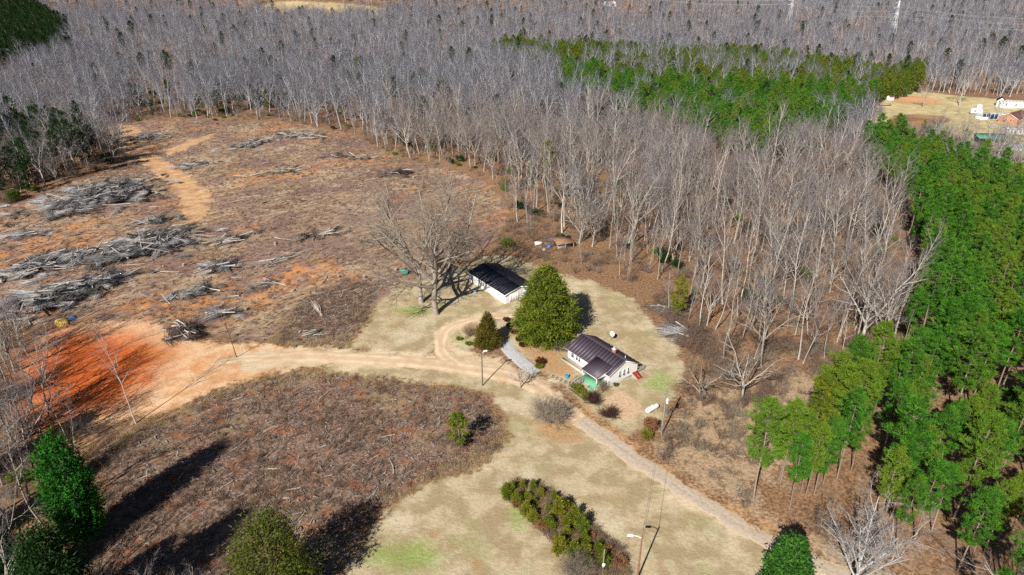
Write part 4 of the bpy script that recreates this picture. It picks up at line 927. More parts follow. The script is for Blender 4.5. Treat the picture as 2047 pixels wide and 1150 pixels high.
bush('russet_shrub', leaf_bush(64, 1.3, 2.6, 'leaf_russet', .26, .08, 90), 'russet-leaved shrub left of the utility pole', 1299, 862, 1.0, 0, part='foliage')
bush('yellow_shrub', leaf_bush(65, 1.1, 1.5, 'leaf_yellow', .24, .07, 70), 'yellow-green shrub at the foot of the russet shrub', 1292, 878, 1.0, 0, part='foliage')
bush('low_shrub', leaf_bush(66, .9, 1.0, 'leaf_cedar_green'), 'small green shrub by the house gable', 1231, 772, .6, 0, part='foliage')
# row of young pines in the weedy strip on the lawn
hp = [two(*evergreen(70 + k, (4.2, 5.0, 3.4, 4.6, 3.0)[k], (1.15, 1.2, 1.3, .95, 1.2)[k], (60, 70, 50, 56, 46)[k], 18, (.22, .22, .26), .42, .07, prof=lambda t: (1 - t) ** .6 * (.75 + .25 * min(1, t * 4)), r0=.07, droop=.25, jit=.24, up=.7, lobes=.2), 'bark_pine', 'leaf_young', 'young_pine') for k in range(5)]
rows = [(1012,992),(1022,975),(1040,965),(1035,1000),(1050,985),(1062,970),(1048,1018),(1065,1002),(1078,985),(1070,1028),(1090,1008),(1105,990),(1092,1040),(1112,1030),(1108,1050),(1125,1015),(1128,1048),(1138,1066),(1146,1030),(1120,1078),(1155,1055),(1125,1090),(1165,1080),(1172,1100),(1190,1100),(1198,1118),(1180,1125),(1142,1098)]
for i, (px, py) in enumerate(rows):
    row = 'left end' if i < 6 else 'left half' if i < 12 else 'middle' if i < 20 else 'right end'
    rj = np.random.RandomState(900 + i); sc_ = rj.uniform(.38, .82)
    place('young_pine', hp[rj.randint(5)], 'young yellow-green pine at the %s of the weedy strip on the lawn' % row, 'pine', gp(px + rj.uniform(-9, 9), py + 8 + rj.uniform(-6, 6)), i * 1.7, (sc_ * rj.uniform(.9, 1.3), sc_ * rj.uniform(.9, 1.3), sc_), 'young pines at the %s of the strip' % row)
rus = leaf_bush(67, 1.0, 1.0, 'leaf_russet', .3, .05, 50)
for i, (px, py, lb) in enumerate(((1032, 1012, 'rusty weed clump at the left end of the weedy strip'), (1085, 1055, 'rusty weed clump on the lower side of the weedy strip'), (1135, 1020, 'rusty weed clump in the middle of the weedy strip'), (1180, 1075, 'rusty weed clump on the upper side of the weedy strip'), (1215, 1105, 'rusty weed clump near the meter post'), (1240, 1128, 'rusty weed clump beside the lower lamp pole'))):
    bush('rusty_weeds', rus, lb, px, py, .8 + .1 * (i % 3), i, part='foliage', cat='weeds')
bush('bare_shrub', sh_tan, 'grey bare shrub at the near end of the weedy strip', 1152, 1150, .85, 1)

# ---------------------------------------------------------------- poles, tank and wires
def lamp_pole(px, py, h, arm, lab, ang=.6, r=.14, mat='wood_pole'):
    p = gp(px, py); t = thing('lamp_pole', lab, 'lamp pole', p, ang)
    MB().tube([(0, 0, -.5), (0, 0, h)], [r, r * .7], 8).build('pole', mat, t)
    MB().tube([(0, 0, h - .5), (-.5 * arm, 0, h - .15), (-arm, 0, h - .1)], .06, 6).build('arm', 'metal_white', t)
    m = MB(); m.prism([(-arm - .75, h - .22), (-arm + .05, h - .22), (-arm + .05, h - .02), (-arm - .6, h - .05)], -.17, .17); m.build('lamp_head', 'metal_white', t)
    return p
lp1 = lamp_pole(964.5, 771, 8.3, -1.1, 'tall lamp pole standing at the edge of the dirt driveway', R(20), .13, 'wood_dark')
lp2 = lamp_pole(1274, 1158, 8.4, 1.3, 'lamp pole with a white lamp head at the bottom edge beside the weedy strip', R(-5), .15, 'wood_brown')
up_ = gp(1322, 871); upo = thing('utility_pole', 'wooden utility pole with a grey transformer right of the propane tank', 'utility pole', up_, R(10))
MB().tube([(0, 0, -.5), (0, 0, 10.3)], [.17, .11], 8).build('pole', 'wood_pole', upo)
trn = MB().tube([(.38, 0, 7.2), (.38, 0, 7.3), (.38, 0, 8.2), (.38, 0, 8.3)], [.22, .27, .27, .2], 12).build('transformer', 'metal_white', upo)
MB().tube([(.38, 0, 8.3), (.38, 0, 8.6)], .05, 8).build('bushing', 'insulator', trn); MB().bar((.05, 0, 7.7), (.15, 0, 7.7), .2, .6).build('bracket', 'metal_grey', trn)
for z, s in ((10.28, 0), (9.4, .16)): MB().tube([(s, 0, z), (s, 0, z + .28)], .05, 8).build('insulator', 'insulator', upo)
MB().bar((-.45, .0, 9.7), (.45, 0, 9.7), .09, .11).build('crossarm', 'wood_pole', upo)
sp_ = gp(1205, 1142); spo = thing('meter_post', 'short grey post with a white meter box in the weedy strip', 'post', sp_, .2)
MB().tube([(0, 0, -.3), (0, 0, 4.3)], [.10, .08], 7).build('pole', 'wood_pole', spo); MB().box(-.22, .22, -.26, -.09, 1.0, 1.7).build('meter_box', 'metal_white', spo)
def wire(name, a, b, sag, label, r=.018, mat='wire', group=None, n=14):
    a = np.array(a, float); b = np.array(b, float); t = np.linspace(0, 1, n)[:, None]; p = a + (b - a) * t; p[:, 2] -= (sag * 4 * t * (1 - t))[:, 0]
    o = MB().tube(p, r, 4, cap=False).build(name, mat); tag(o, label, 'wire', group); return o
utop = np.array(up_) + [0, 0, 10.4]; ltop = np.array(lp2) + [0, 0, 8.3]
wire('power_wire', utop, ltop, .8, 'upper wire from the utility pole to the lamp pole at the bottom edge')
wire('power_wire', utop + [.25, 0, -1.0], ltop + [.2, 0, -.6], 1.0, 'lower wire from the utility pole to the lamp pole at the bottom edge')
far_ = np.array(gp(1720, 860)) + [0, 0, 9.0]
wire('power_wire', utop + [.3, 0, -.7], far_, 1.0, 'wire from the utility pole running right into the pines')
wire('power_wire', utop + [0, 0, -1.5], world_of(hc, HA, L_/2 - .5, W_/2 - 1, hz + 3.6), .5, 'service wire from the utility pole to the house gable')
tk = thing('propane_tank', 'white propane tank lying on the lawn near the utility pole', 'tank', gp(1303, 822), R(38))
an = np.linspace(-math.pi / 2, math.pi / 2, 7); xs_ = np.concatenate([-1.25 + .5 * np.sin(an[:4]) , 1.25 + .5 * np.sin(an[3:])]); rs_ = np.concatenate([.5 * np.cos(an[:4]), .5 * np.cos(an[3:])]); rs_ = np.maximum(rs_, .01)
MB().tube(np.stack([xs_, 0 * xs_, 0 * xs_ + .72], 1), rs_, 14).build('body', 'metal_white', tk, smooth=True)
MB().tube([(0, 0, 1.18), (0, 0, 1.36), (0, 0, 1.42)], [.22, .22, .12], 10).build('dome', 'metal_white', tk)
for x in (-.9, .9): MB().box(x - .08, x + .08, -.35, .35, -.1, .35).build('saddle', 'concrete', tk)

# ---------------------------------------------------------------- old shed and junk at the wood edge
os_ = gp(1128, 494); shd = thing('old_shed', 'collapsing open shed with a rusty flat roof at the wood edge', 'shed', os_, R(20))
MB().slab([(-3.2, -2.0, 1.9), (2.6, -2.0, 1.9), (2.6, 2.2, 2.6), (-3.2, 2.2, 2.6)], .08).build('roof', 'metal_rust', shd)
for x, y, h in ((-2.9, -1.7, 1.9), (2.3, -1.7, 1.9), (-2.9, 2.0, 2.5), (2.3, 2.0, 2.5), (-.3, -1.7, 1.9)): MB().box(x - .08, x + .08, y - .08, y + .08, -.2, h - .08).build('post', 'wood_grey', shd)
MB().box(-2.9, 2.3, 1.93, 2.0, 0, 2.4).build('back_wall', 'wood_dark', shd)
for i in range(7): MB().box(-2.9 + .37 * i, -2.57 + .37 * i, -1.95, -1.90, 0, 1.2 + .05 * (i % 3)).build('board', 'wood_grey', shd)
bxp = thing('white_box', 'white appliance box standing left of the old shed', 'box', gp(1076, 490), R(10))
MB().box(-1.1, 1.1, -.45, .45, .08, .95).build('body', 'metal_white', bxp); MB().box(-1.13, 1.13, -.48, .48, .955, 1.05).build('lid', 'metal_white', bxp)
def heap(name, label, cat, px, py, r, h, mat, seed):
    rr = np.random.RandomState(seed); t = thing(name, label, cat, gp(px, py), rr.rand() * 6); mb = MB(); n = 14; v = [(0, 0, h)]; f = []
    for k, (q, z) in enumerate(((.4, .8), (.75, .45), (1, -.05))):
        for i in range(n): a = i * 6.283 / n; w = 1 + .18 * rr.randn(); v.append((r * q * w * math.cos(a), .75 * r * q * w * math.sin(a), h * z * (1 + .2 * rr.randn())))
    f3 = [(0, 1 + i, 1 + (i + 1) % n) for i in range(n)]; f4 = [(1 + k * n + i, 1 + (k + 1) * n + i, 1 + (k + 1) * n + (i + 1) % n, 1 + k * n + (i + 1) % n) for k in range(2) for i in range(n)]
    mb.add(v, f3); mb.f.append(np.array(f4)); mb.m.append(np.zeros(len(f4), int)); mb.build('cover', mat, t); return t
heap('tarp_heap', 'blue tarpaulin heap beside the old shed', 'tarp', 1097, 494, 1.1, .9, 'tarp_blue', 1)
heap('tarp_heap', 'grey-white tarpaulin heap behind the blue one by the old shed', 'tarp', 1100, 480, 1.7, .8, 'metal_galv', 2)
heap('tarp_heap', 'small white heap in front of the blue tarpaulin by the old shed', 'tarp', 1087, 499, .7, .5, 'cap_grey', 3)
heap('tarp_heap', 'yellowish tarpaulin heap on the red clay at the far left', 'tarp', 125, 645, 2.2, 1.0, 'tarp_yellow', 4)
heap('tarp_heap', 'blue sheet beside the yellowish heap on the red clay', 'tarp', 146, 638, 1.1, .7, 'tarp_blue', 5)
lum = thing('lumber_pile', 'stack of pale boards on the verge above the dirt driveway', 'lumber', gp(622, 668), R(5))
rr_ = np.random.RandomState(5)
for i, (x0, y0, x1, y1) in enumerate(((-2.4, 1.5, 3.0, 1.9), (-2.0, -.9, 2.3, 1.2), (-1.8, -1.1, 2.2, .9), (-1.4, -1.2, 1.8, .6), (.8, -1.0, 4.6, -1.1), (-2.8, .2, -2.4, 2.0), (-1.6, -.6, 2.4, 1.4))):
    MB().bar((x0, y0, .15 + .07 * i), (x1, y1, .18 + .07 * i), .22, .07).build('board', 'log_pale' if i in (0, 4) else 'wood_grey', lum)
stk = thing('leaning_branches', 'fan of cut pale branches standing in the brush above the drive', 'branches', gp(645, 635), 0)
for i in range(12):
    a = rr_.uniform(-.5, .5); L = rr_.uniform(4, 6.5); MB().tube([(rr_.uniform(-.3, .6), rr_.uniform(-.3, .3), -.1), (-L * .35 + a, L * .5 + a, L * .25), (-L * .55 + 1.8 * a, L * .75, L * .42)], [.09, .06, .03], 5).build('branch', 'log_pale', stk)

# ---------------------------------------------------------------- slash of the clear-cut: piles, logs, sticks
def logmesh(seed, L, r):
    rr = np.random.RandomState(seed); pts = np.array([[x, .04 * L * math.sin(x / L * 3 + seed) + rr.randn() * .03, rr.randn() * .03] for x in np.linspace(-L/2, L/2, 6)])
    return MB().tube(pts, np.linspace(r, r * .55, 6), 7, rr.rand())
log_grey = [logmesh(k, 6 + k, .17 + .02 * k).mesh('log', 'slash_grey') for k in range(4)]; log_pl = [logmesh(9 + k, 7 + k, .2).mesh('log', 'log_pale') for k in range(3)]
def pile(px, py, rx, ry, h, nlog, ntw, label, ang=0.0, seed=0, wood='pile_brush', logs=None, flow=None):
    rr = np.random.RandomState(seed + 500); p = gp(px, py); t = thing('brush_pile', label, 'brush pile', p, ang); logs = logs or log_grey
    top = lambda x, y: h * max(0, 1 - (x / rx) ** 2 - (y / ry) ** 2) ** .6
    mo = MB(); na = 18; rg = [(1.0, -.12), (.82, .12), (.6, .38), (.35, .58), (.12, .66)]; wob = [1 + .16 * rr.randn() for _ in range(na)]
    vv_ = [(rx * .70 * q * w * math.cos(6.2832 * k_ / na), ry * .70 * q * w * math.sin(6.2832 * k_ / na), h * z_ * (1 + .18 * rr.randn())) for q, z_ in rg for k_, w in enumerate(wob)]
    mo.add(vv_, [(a_ * na + k_, a_ * na + (k_ + 1) % na, (a_ + 1) * na + (k_ + 1) % na, (a_ + 1) * na + k_) for a_ in range(4) for k_ in range(na)]); mo.build('gap_shade_mound', 'soil_gap_shade', t, smooth=True)  # earth mound added inside the heap to darken the gaps
    for i in range(nlog):
        x, y = rr.randn() * rx * .42, rr.randn() * ry * .42; o = link('log', logs[rr.randint(len(logs))], t); o.location = (x, y, top(x, y) * (.6 + .5 * rr.rand()) + .15)
        o.rotation_euler = (0, rr.randn() * .22, (rr.randn() * .5 if rr.rand() < .65 else rr.rand() * 3)); o.scale = (.5 + .6 * rr.rand(),) + (.7 + .5 * rr.rand(),) * 2
    mb = MB(); nc = max(8, ntw // 34); per = ntw // nc
    cq = rr.randn(nc, 2) * [rx * .46, ry * .46]; cz = np.array([top(*k) for k in cq]) * rr.rand(nc) ** .35 + .12; cang = rr.randn(nc) * .75 + np.where(rr.rand(nc) < .5, 0, math.pi); cel = rr.randn(nc) * .12 + .03
    clen = rr.uniform(2.2, 6.0, nc); ctn = np.where(rr.rand(nc) < .5, rr.rand(nc) * .25, .55 + rr.rand(nc) * .45)
    k = np.repeat(np.arange(nc), per); n_ = len(k); a = cang[k] + rr.randn(n_) * .22; el = cel[k] + rr.randn(n_) * .13; l = clen[k] * (.35 + .8 * rr.rand(n_))
    d = np.stack([np.cos(a) * np.cos(el), np.sin(a) * np.cos(el), np.sin(el)], 1); b0 = np.stack([cq[k, 0], cq[k, 1], cz[k]], 1) + rr.randn(n_, 3) * [.45, .45, .12]
    e0 = b0 + d * l[:, None] + rr.randn(n_, 3) * .15; mb.cones(b0, e0, rr.gamma(2, .020, n_) + .015, np.clip(ctn[k] + rr.randn(n_) * .15, 0, 1))
    m2 = rr.randint(0, n_, n_); s_ = b0[m2] + (e0 - b0)[m2] * (.4 + .6 * rr.rand(n_, 1)); d2 = d[m2] + rr.randn(n_, 3) * .35; d2 /= np.linalg.norm(d2, axis=1)[:, None]
    mb.cones(s_, s_ + d2 * (.5 + 1.1 * rr.rand(n_, 1)), .016, np.clip(ctn[k][m2] + .1, 0, 1))
    o = mb.build('brush', wood, t); o['kind'] = 'stuff'; return t
pile(190, 398, 23, 17, 3.6, 90, 7600, 'biggest grey slash pile at the upper left of the clear-cut', R(62), 1)
pile(275, 500, 20, 10, 3.0, 70, 5400, 'long grey slash pile in the left middle of the clear-cut', R(52), 2)
pile(95, 535, 15, 8, 2.8, 50, 3600, 'grey slash pile at the left edge of the clear-cut', R(52), 3)
pile(110, 605, 16, 6.5, 4.2, 48, 4400, 'tall dark slash pile just above the red clay', R(40), 4)
pile(430, 540, 6, 4.5, 1.3, 12, 700, 'small grey brush heap in the middle of the clear-cut', R(40), 5)
pile(362, 668, 5.5, 4.0, 1.6, 8, 900, 'rust-brown brush pile at the edge of the red clay', R(-30), 6, 'twig_brown', log_grey)
pile(440, 632, 3.2, 2.0, 1.0, 4, 350, 'small grey brush heap behind the lone dead pole', R(10), 7)
pile(600, 273, 16, 5, 1.2, 16, 900, 'pale slash row near the far edge of the clear-cut', R(-15), 8, 'slash_grey', log_pl)
pile(500, 292, 16, 5, 1.4, 14, 900, 'grey slash row left of the far trees in the clear-cut', R(45), 9)
pile(785, 350, 9, 6, 1.6, 8, 800, 'dark brush heap at the right far corner of the clear-cut', R(0), 10, 'twig_brown')
pile(300, 275, 14, 7, 1.2, 14, 800, 'grey slash heap right of the trail at the far end of the clear-cut', R(30), 11)
pile(1357, 668, 3.6, 3.0, 1.5, 5, 800, 'low grey brush heap at the lawn edge behind the house', R(0), 12)
pile(1330, 622, 2.4, 1.8, 1.0, 3, 350, 'small grey brush heap above the larger one at the lawn edge', R(0), 13)
pile(300, 445, 9, 3.5, 1.0, 8, 700, 'thin grey slash row between the biggest pile and the long pile', R(40), 21)
pile(385, 590, 9, 3.0, 1.0, 7, 700, 'thin grey slash row left of the small heap in the near clear-cut', R(46), 22)
pile(215, 560, 9, 3.5, 1.2, 8, 800, 'thin slash row between the long pile and the tall dark pile', R(40), 23)
pile(560, 520, 8, 2.5, .8, 6, 500, 'small slash row in the near middle of the clear-cut', R(44), 24, 'slash_wood', log_grey)
pile(60, 470, 7, 4.0, 1.0, 6, 600, 'small slash heap at the left edge above the grey pile', R(30), 25)
pile(690, 315, 12, 4.0, .9, 8, 700, 'pale slash row at the right of the far clear-cut', R(-10), 26, 'slash_wood', log_pl)
pile(560, 345, 14, 4.0, .8, 8, 700, 'brown slash row in the middle of the far clear-cut', R(30), 27, 'slash_wood', log_pl)
pile(395, 330, 10, 4.0, .9, 7, 600, 'grey slash row right of the trail in the far clear-cut', R(30), 28)
pile(470, 480, 10, 3.5, .9, 10, 600, 'thin slash row running up the middle of the clear-cut', R(45), 14, 'slash_wood', log_grey)
pile(520, 575, 9, 2.6, .9, 9, 500, 'thin slash row above the lumber stack in the clear-cut', R(42), 15, 'slash_wood', log_grey)
pile(640, 470, 14, 3.0, .7, 8, 600, 'thin slash row in the pale part of the clear-cut left of the oaks', R(36), 16, 'slash_wood', log_pl)
rl_ = np.random.RandomState(77); nlog = 0
for zn, cnt in (('cut', 70), ('brush', 16)):
    k = 0
    while k < cnt:
        px, py = (rl_.uniform(40, 980), rl_.uniform(250, 640)) if zn == 'cut' else (rl_.uniform(300, 900), rl_.uniform(770, 1000))
        q = G(px, py)
        if zsd(zn, q[0], q[1])[0] < 3 or zsd('trail', q[0], q[1])[0] > -2 or zsd('red', q[0], q[1])[0] > -2: continue
        k += 1; where = ('far part' if py < 330 else 'middle' if py < 470 else 'near part') + ' of the clear-cut' if zn == 'cut' else 'lower brush field'
        o = link('fallen_log', log_pl[rl_.randint(3)]); o.location = (q[0], q[1], float(hgt(q[0], q[1])) + .15); o.rotation_euler = (0, rl_.randn() * .03, R(40) + rl_.randn() * .45)
        s = rl_.uniform(.35, 1.0) * (1 if zn == 'cut' else .5); o.scale = (s, .55 + .3 * s, .55 + .3 * s)
        tag(o, 'pale fallen log lying in the ' + where, 'log', 'fallen logs, ' + where)
stump_me = MB().tube([(0, 0, -.2), (0, 0, .15), (0, 0, .55)], [.45, .32, .28], 9).mesh('stump', 'slash_wood'); cut_me = MB().tube([(0, 0, .551), (0, 0, .56)], [.27, .25], 9).mesh('cut_face', 'log_pale')
for i in range(34):
    while True:
        q = G(rl_.uniform(60, 960), rl_.uniform(255, 630))
        if zsd('cut', q[0], q[1])[0] > 3 and zsd('trail', q[0], q[1])[0] < -2 and zsd('red', q[0], q[1])[0] < -2: break
    pq = P(q[0], q[1], q[2])[1]; where = 'far part' if pq < 330 else 'middle' if pq < 470 else 'near part'
    t = thing('stump', 'low cut tree stump in the %s of the clear-cut' % where, 'stump', tuple(q), rl_.rand() * 6, 'stumps, ' + where, rl_.uniform(.7, 1.4)); link('bole', stump_me, t); link('cut_face', cut_me, t)
def sticks(zone_name, n, seed, mat, name, label, ang, spread, lmax, rmax, box):
    rr = np.random.RandomState(seed); p = np.concatenate(ZONE[zone_name]); lo, hi = p.min(0), p.max(0)
    x = rr.uniform(max(lo[0], box[0]), min(hi[0], box[1]), n * 3); y = rr.uniform(max(lo[1], box[2]), min(hi[1], box[3]), n * 3)
    k = (zsd(zone_name, x, y) > .5) & (zsd('trail', x, y) < 0) & (zsd('dirt', x, y) < 0) & (zsd('red', x, y) < 1); dens = .5 + .5 * np.sin(x * .11 + 2 * np.sin(y * .07)) * np.sin(y * .13 + x * .05)
    k &= rr.rand(len(x)) < .25 + .75 * dens; x, y = x[k][:n], y[k][:n]; m = len(x); a = ang + rr.randn(m) * spread; l = rr.gamma(1.6, lmax / 5, m) + .25; l = np.minimum(l, lmax); el = rr.randn(m) * .1
    d = np.stack([np.cos(a), np.sin(a), el], 1) * np.where(rr.rand(m) < .5, 1, -1)[:, None]; c = np.stack([x, y, hgt(x, y) + .10 + .12 * rr.rand(m)], 1)
    mb = MB(); mb.cones(c - d * l[:, None] / 2, c + d * l[:, None] / 2, rr.gamma(2, rmax / 6, m) + .015, rr.rand(m)); tag(mb.build(name, mat), label, 'slash', kind='stuff')
sticks('cut', 16000, 81, 'slash_wood', 'slash_litter', 'brown sticks and bark strewn over the clear-cut', R(44), .5, 4.0, .14, (-190, 40, 120, 420))
sticks('cut', 5000, 82, 'log_pale', 'pale_slash_litter', 'pale split wood strewn over the clear-cut', R(42), .35, 4.5, .13, (-190, 40, 120, 420))
sticks('brush', 10000, 83, 'slash_grey', 'brush_field_litter', 'grey broken sticks strewn through the lower brush field', R(30), 1.2, 2.6, .11, (-120, 10, 40, 200))

# ---------------------------------------------------------------- weeds and undergrowth
def tuft(seed, n, h, r, mat, w=.03):
    rr = np.random.RandomState(seed); mb = MB(); c = rr.randn(n, 3) * [r * .5, r * .5, 0]; d = rr.randn(n, 3) * [.55, .55, .2] + [0, 0, 1]; d *= (h * (.4 + .8 * rr.rand(n)))[:, None] / np.linalg.norm(d, axis=1)[:, None]
    s = np.cross(d, rr.randn(n, 3)); s /= np.linalg.norm(s, axis=1)[:, None]; mb.leaves(c, d, s * w * (.6 + .8 * rr.rand(n, 1)), rr.rand(n)); return mb.mesh('tuft', mat)
def weed_field(name, zone_name, n, protos, seed, label, cat, smin, smax, box, extra=None, thin=None):
    rr = np.random.RandomState(seed); x = rr.uniform(box[0], box[1], n * 4); y = rr.uniform(box[2], box[3], n * 4)
    k = np.ones(len(x), bool) if zone_name is None else zsd(zone_name, x, y) + 1.6 * np.sin(x * .7 + 2 * np.sin(y * .5)) * np.sin(y * .6 + np.sin(x * .4)) + .8 * rr.randn(len(x)) > .9
    for z in ('dirt', 'trail', 'red'): k &= zsd(z, x, y) < .2
    if extra is not None: k &= extra(x, y)
    d = np.sin(x * .16 + 2 * np.sin(y * .11 + seed)) * np.sin(y * .19 + 1.5 * np.sin(x * .13)); k &= rr.rand(len(x)) < (.6 + .4 * d if thin is None else thin(x, y))
    x, y = x[k][:n], y[k][:n]; m = len(x); s = rr.uniform(smin, smax, m)
    scatter(name, protos, x, y, hgt(x, y) - .03, np.stack([rr.randn(m) * .1, rr.randn(m) * .1, rr.rand(m) * 6.28], 1), np.stack([s, s, s * rr.uniform(.6, 1.2, m)], 1), rr.randint(0, len(protos), m), label, cat)
wb = [tuft(90 + k, 34, .75, .55, 'weed_brown') for k in range(3)]; wm = [tuft(94 + k, 40, .7, .6, 'weed_mauve', .035) for k in range(3)]; tw = [shrub(97 + k, 1.3, 1.2, 9, 5, 3, .014, twl=.35).mesh('weed_shrub', 'twig_brown') for k in range(2)]
weed_field('brush_weeds', 'brush', 7500, wm + wb[:2] + tw, 1, 'dead grey-brown weeds covering the lower brush field', 'weeds', .4, 1.45, (-120, 20, 30, 200))
weed_field('clearcut_weeds', 'cut', 12000, wb + wm[:1] + tw[:1], 2, 'low brown weeds and stubble over the clear-cut', 'weeds', .4, 1.0, (-200, 40, 120, 430))
ug = [shrub(110 + k, (2.4, 3.2, 1.8)[k], (1.8, 2.2, 1.6)[k], 14, 6, 4, .02, twl=.55).mesh('undergrowth_bush', ('twig_brown', 'twig_brown', 'twig_tan')[k]) for k in range(3)]
hol = [leaf_bush(130 + k, 1.6, 2.6, ('needle_olive', 'needle_dark')[k], .4, .10, 60) for k in range(2)]
weed_field('woodland_undergrowth', None, 6200, ug * 9 + hol, 3, 'brown leafless undergrowth along the wood edges and between the trunks', 'undergrowth', .45, 1.4, (-260, 230, 70, 440),
           lambda x, y: clear(x, y, .8) & (sdf(PINE_ZONE['plantation'], x, y) < 0) & in_view(x, y, 3) & (np.hypot(x - 6, y - 128) > 26))
weed_field('thicket', 'scrub', 2400, ug + tw + wb, 4, 'tangled brown thicket between the gravel drive, utility pole and the pines', 'undergrowth', .5, 1.25, (20, 110, 55, 140),
           thin=lambda x, y: np.where(((P(x, y, hgt(x, y))[0] < 1490) & (P(x, y, hgt(x, y))[1] < 960)) , .75, .22) * np.clip(.5 + .7 * np.sin(x * .43 + 2 * np.sin(y * .33)) * np.sin(y * .51), .15, 1))
EDGE = [poly((1290,590),(1330,600),(1380,660),(1450,700),(1560,690),(1740,690),(1760,730),(1640,745),(1500,775),(1420,800),(1385,760),(1372,700),(1330,650))]; EDGE2 = [poly((1380,780),(1500,765),(1640,735),(1745,728),(1700,770),(1560,790),(1470,830),(1400,830))]
strip = [poly((998,985),(1030,955),(1075,962),(1130,1000),(1190,1055),(1255,1105),(1262,1160),(1180,1160),(1120,1100),(1050,1035))]
gt = [tuft(120 + k, 40, 1.1, .5, 'grass_dry', .03) for k in range(2)]
weed_field('edge_thicket', None, 2600, ug + tw + wb, 7, 'dense dark brown thicket at the foot of the wood right of the lawn', 'undergrowth', .5, 1.6, (20, 110, 85, 165),
           lambda x, y: (sdf(EDGE, x, y) > 0) & clear(x, y, .3) | (sdf(EDGE2, x, y) > 0), thin=lambda x, y: np.clip(.35 + .75 * np.sin(x * .31 + 2 * np.sin(y * .23)) * np.sin(y * .37 + 1.3 * np.sin(x * .29)) , .04, .9))
weed_field('strip_weeds', None, 9000, gt + wb + tw, 5, 'dry tan weeds filling the strip of young pines on the lawn', 'weeds', .4, 1.0, (-10, 30, 55, 100), lambda x, y: sdf(strip, x, y) > .2)
weed_field('brush_edge_grass', None, 6000, gt, 6, 'dry straw-coloured grass along the edge of the brush field and the drive verge', 'grass', .4, .9, (-90, 20, 60, 150), lambda x, y: np.abs(sdf(ZONE['brush'], x, y) - .8) < 2.2)

# ---------------------------------------------------------------- far farmyard
def shed_box(name, label, cat, px, py, L, W, ze, rise, rz, wall, roof, n=5, openings=()):
    t = thing(name, label, cat, gp(px, py), rz); gable_walls(L, W, -.3, ze, rise).build('wall', wall, t); gable_roof(t, L, W, ze + .02, rise, .3, .25, .06, roof, n, ribs=False)
    for side, c, z, w, h in openings: window(t, c, z, w, h, {'front': -W/2, 'right': L/2, 'left': -L/2, 'back': W/2}[side], side)
    return t
FA = R(35); q_ = np.array(gp(2012, 247)) + [7.5 * math.cos(FA), 7.5 * math.sin(FA), 0]
bh = thing('brick_house', 'orange brick house with a maroon roof in the far farmyard', 'house', (q_[0], q_[1], float(hgt(q_[0], q_[1]))), FA)
gable_walls(15, 9, -.3, 2.9, 2.2).build('wall', 'brick_orange', bh)     # long side along x, gable to the left
gable_roof(bh, 15, 9, 2.92, 2.2, .4, .3, .06, 'roof_maroon', 8, ribs=False)
for q in (-1, 1): MB().bar((-7.8, q * 4.9, 2.55), (-7.8, 0, 4.98), .05, .26).build('barge_board', 'trim_white', bh)
for y in (-1.6, .4): window(bh, y, 1.8, .7, 1.2, -7.5, 'left')
for x in (-5, -2, 2, 5): window(bh, x, 1.7, 1.0, 1.1, -4.5, 'front')
MB().box(-7.62, -7.51, 1.0, 1.9, .6, 1.3).build('wall_unit', 'wood_dark', bh)
shed_box('white_outbuilding', 'long white outbuilding behind the far brick house', 'outbuilding', 2022, 214, 14, 4.5, 2.5, 1.0, R(-12), 'siding_white', 'cap_grey', 8, (('front', -4, 1.5, .8, 1.0), ('front', 1, 1.5, .8, 1.0)))
gb2 = shed_box('white_barn', 'small white gabled barn at the left end of the white outbuilding', 'barn', 1998, 212, 5, 4, 3.4, 1.8, R(60), 'siding_white', 'roof_navy', 4)
gsh = thing('open_shed', 'open shed with a teal green roof at the right edge', 'shed', gp(1980, 285), R(-8))
MB().slab([(-7, -3.2, 2.5), (7, -3.2, 2.5), (7, 3.0, 3.6), (-7, 3.0, 3.6)], .08).build('roof', 'roof_green', gsh)
for x in (-6.6, -2.2, 2.2, 6.6):
    for y, h in ((-3.0, 2.42), (2.8, 3.45)): MB().box(x - .09, x + .09, y - .09, y + .09, -.2, h).build('post', 'wood_dark', gsh)
MB().box(-6.9, 6.9, 2.7, 2.78, 0, 3.3).build('back_wall', 'wood_dark', gsh)
shed_box('mobile_home', 'long white mobile home behind the teal roofed shed', 'mobile home', 2045, 268, 18, 4.2, 2.6, .7, R(-8), 'siding_white', 'cap_grey', 6, (('front', -5, 1.5, .8, .9), ('front', -2.5, 1.5, .6, .9), ('front', 3, 1.5, .9, .9)))
shed_box('metal_shed', 'small blue-grey metal shed below the teal roofed shed', 'shed', 2024, 298, 6, 4, 2.0, .7, R(-10), 'metal_galv', 'metal_galv', 5)
cap_ = thing('camper', 'rounded white camper trailer in the far farmyard', 'camper', gp(1950, 228), R(-15))
m_ = MB(); m_.prism([(-2.9, .5), (2.6, .5), (2.9, 1.6), (2.5, 2.9), (-2.3, 3.0), (-2.9, 2.2)], -1.2, 1.2); m_.build('body', 'metal_white', cap_)
for sx in (-.6, .3):
    for sy in (-1.15, 1.15): MB().tube([(sx, sy - .1, .35), (sx, sy + .1, .35)], .35, 12).build('wheel', 'wood_dark', cap_)
MB().box(-1.4, -.3, -1.23, -1.205, 1.5, 2.2).build('window', 'glass_dark', cap_); MB().box(.8, 1.5, -1.24, -1.205, .7, 2.5).build('door', 'trim_white', cap_)
ds2 = thing('white_tank', 'round white tank behind the camper in the far farmyard', 'tank', gp(1956, 221), 0)
MB().tube([(0, 0, 0), (0, 0, 2.6), (0, 0, 3.3), (0, 0, 3.6)], [1.4, 1.4, 1.1, .3], 14).build('body', 'metal_white', ds2); MB().tube([(0, 0, 3.6), (0, 0, 3.75)], .32, 10).build('lid', 'cap_grey', ds2)
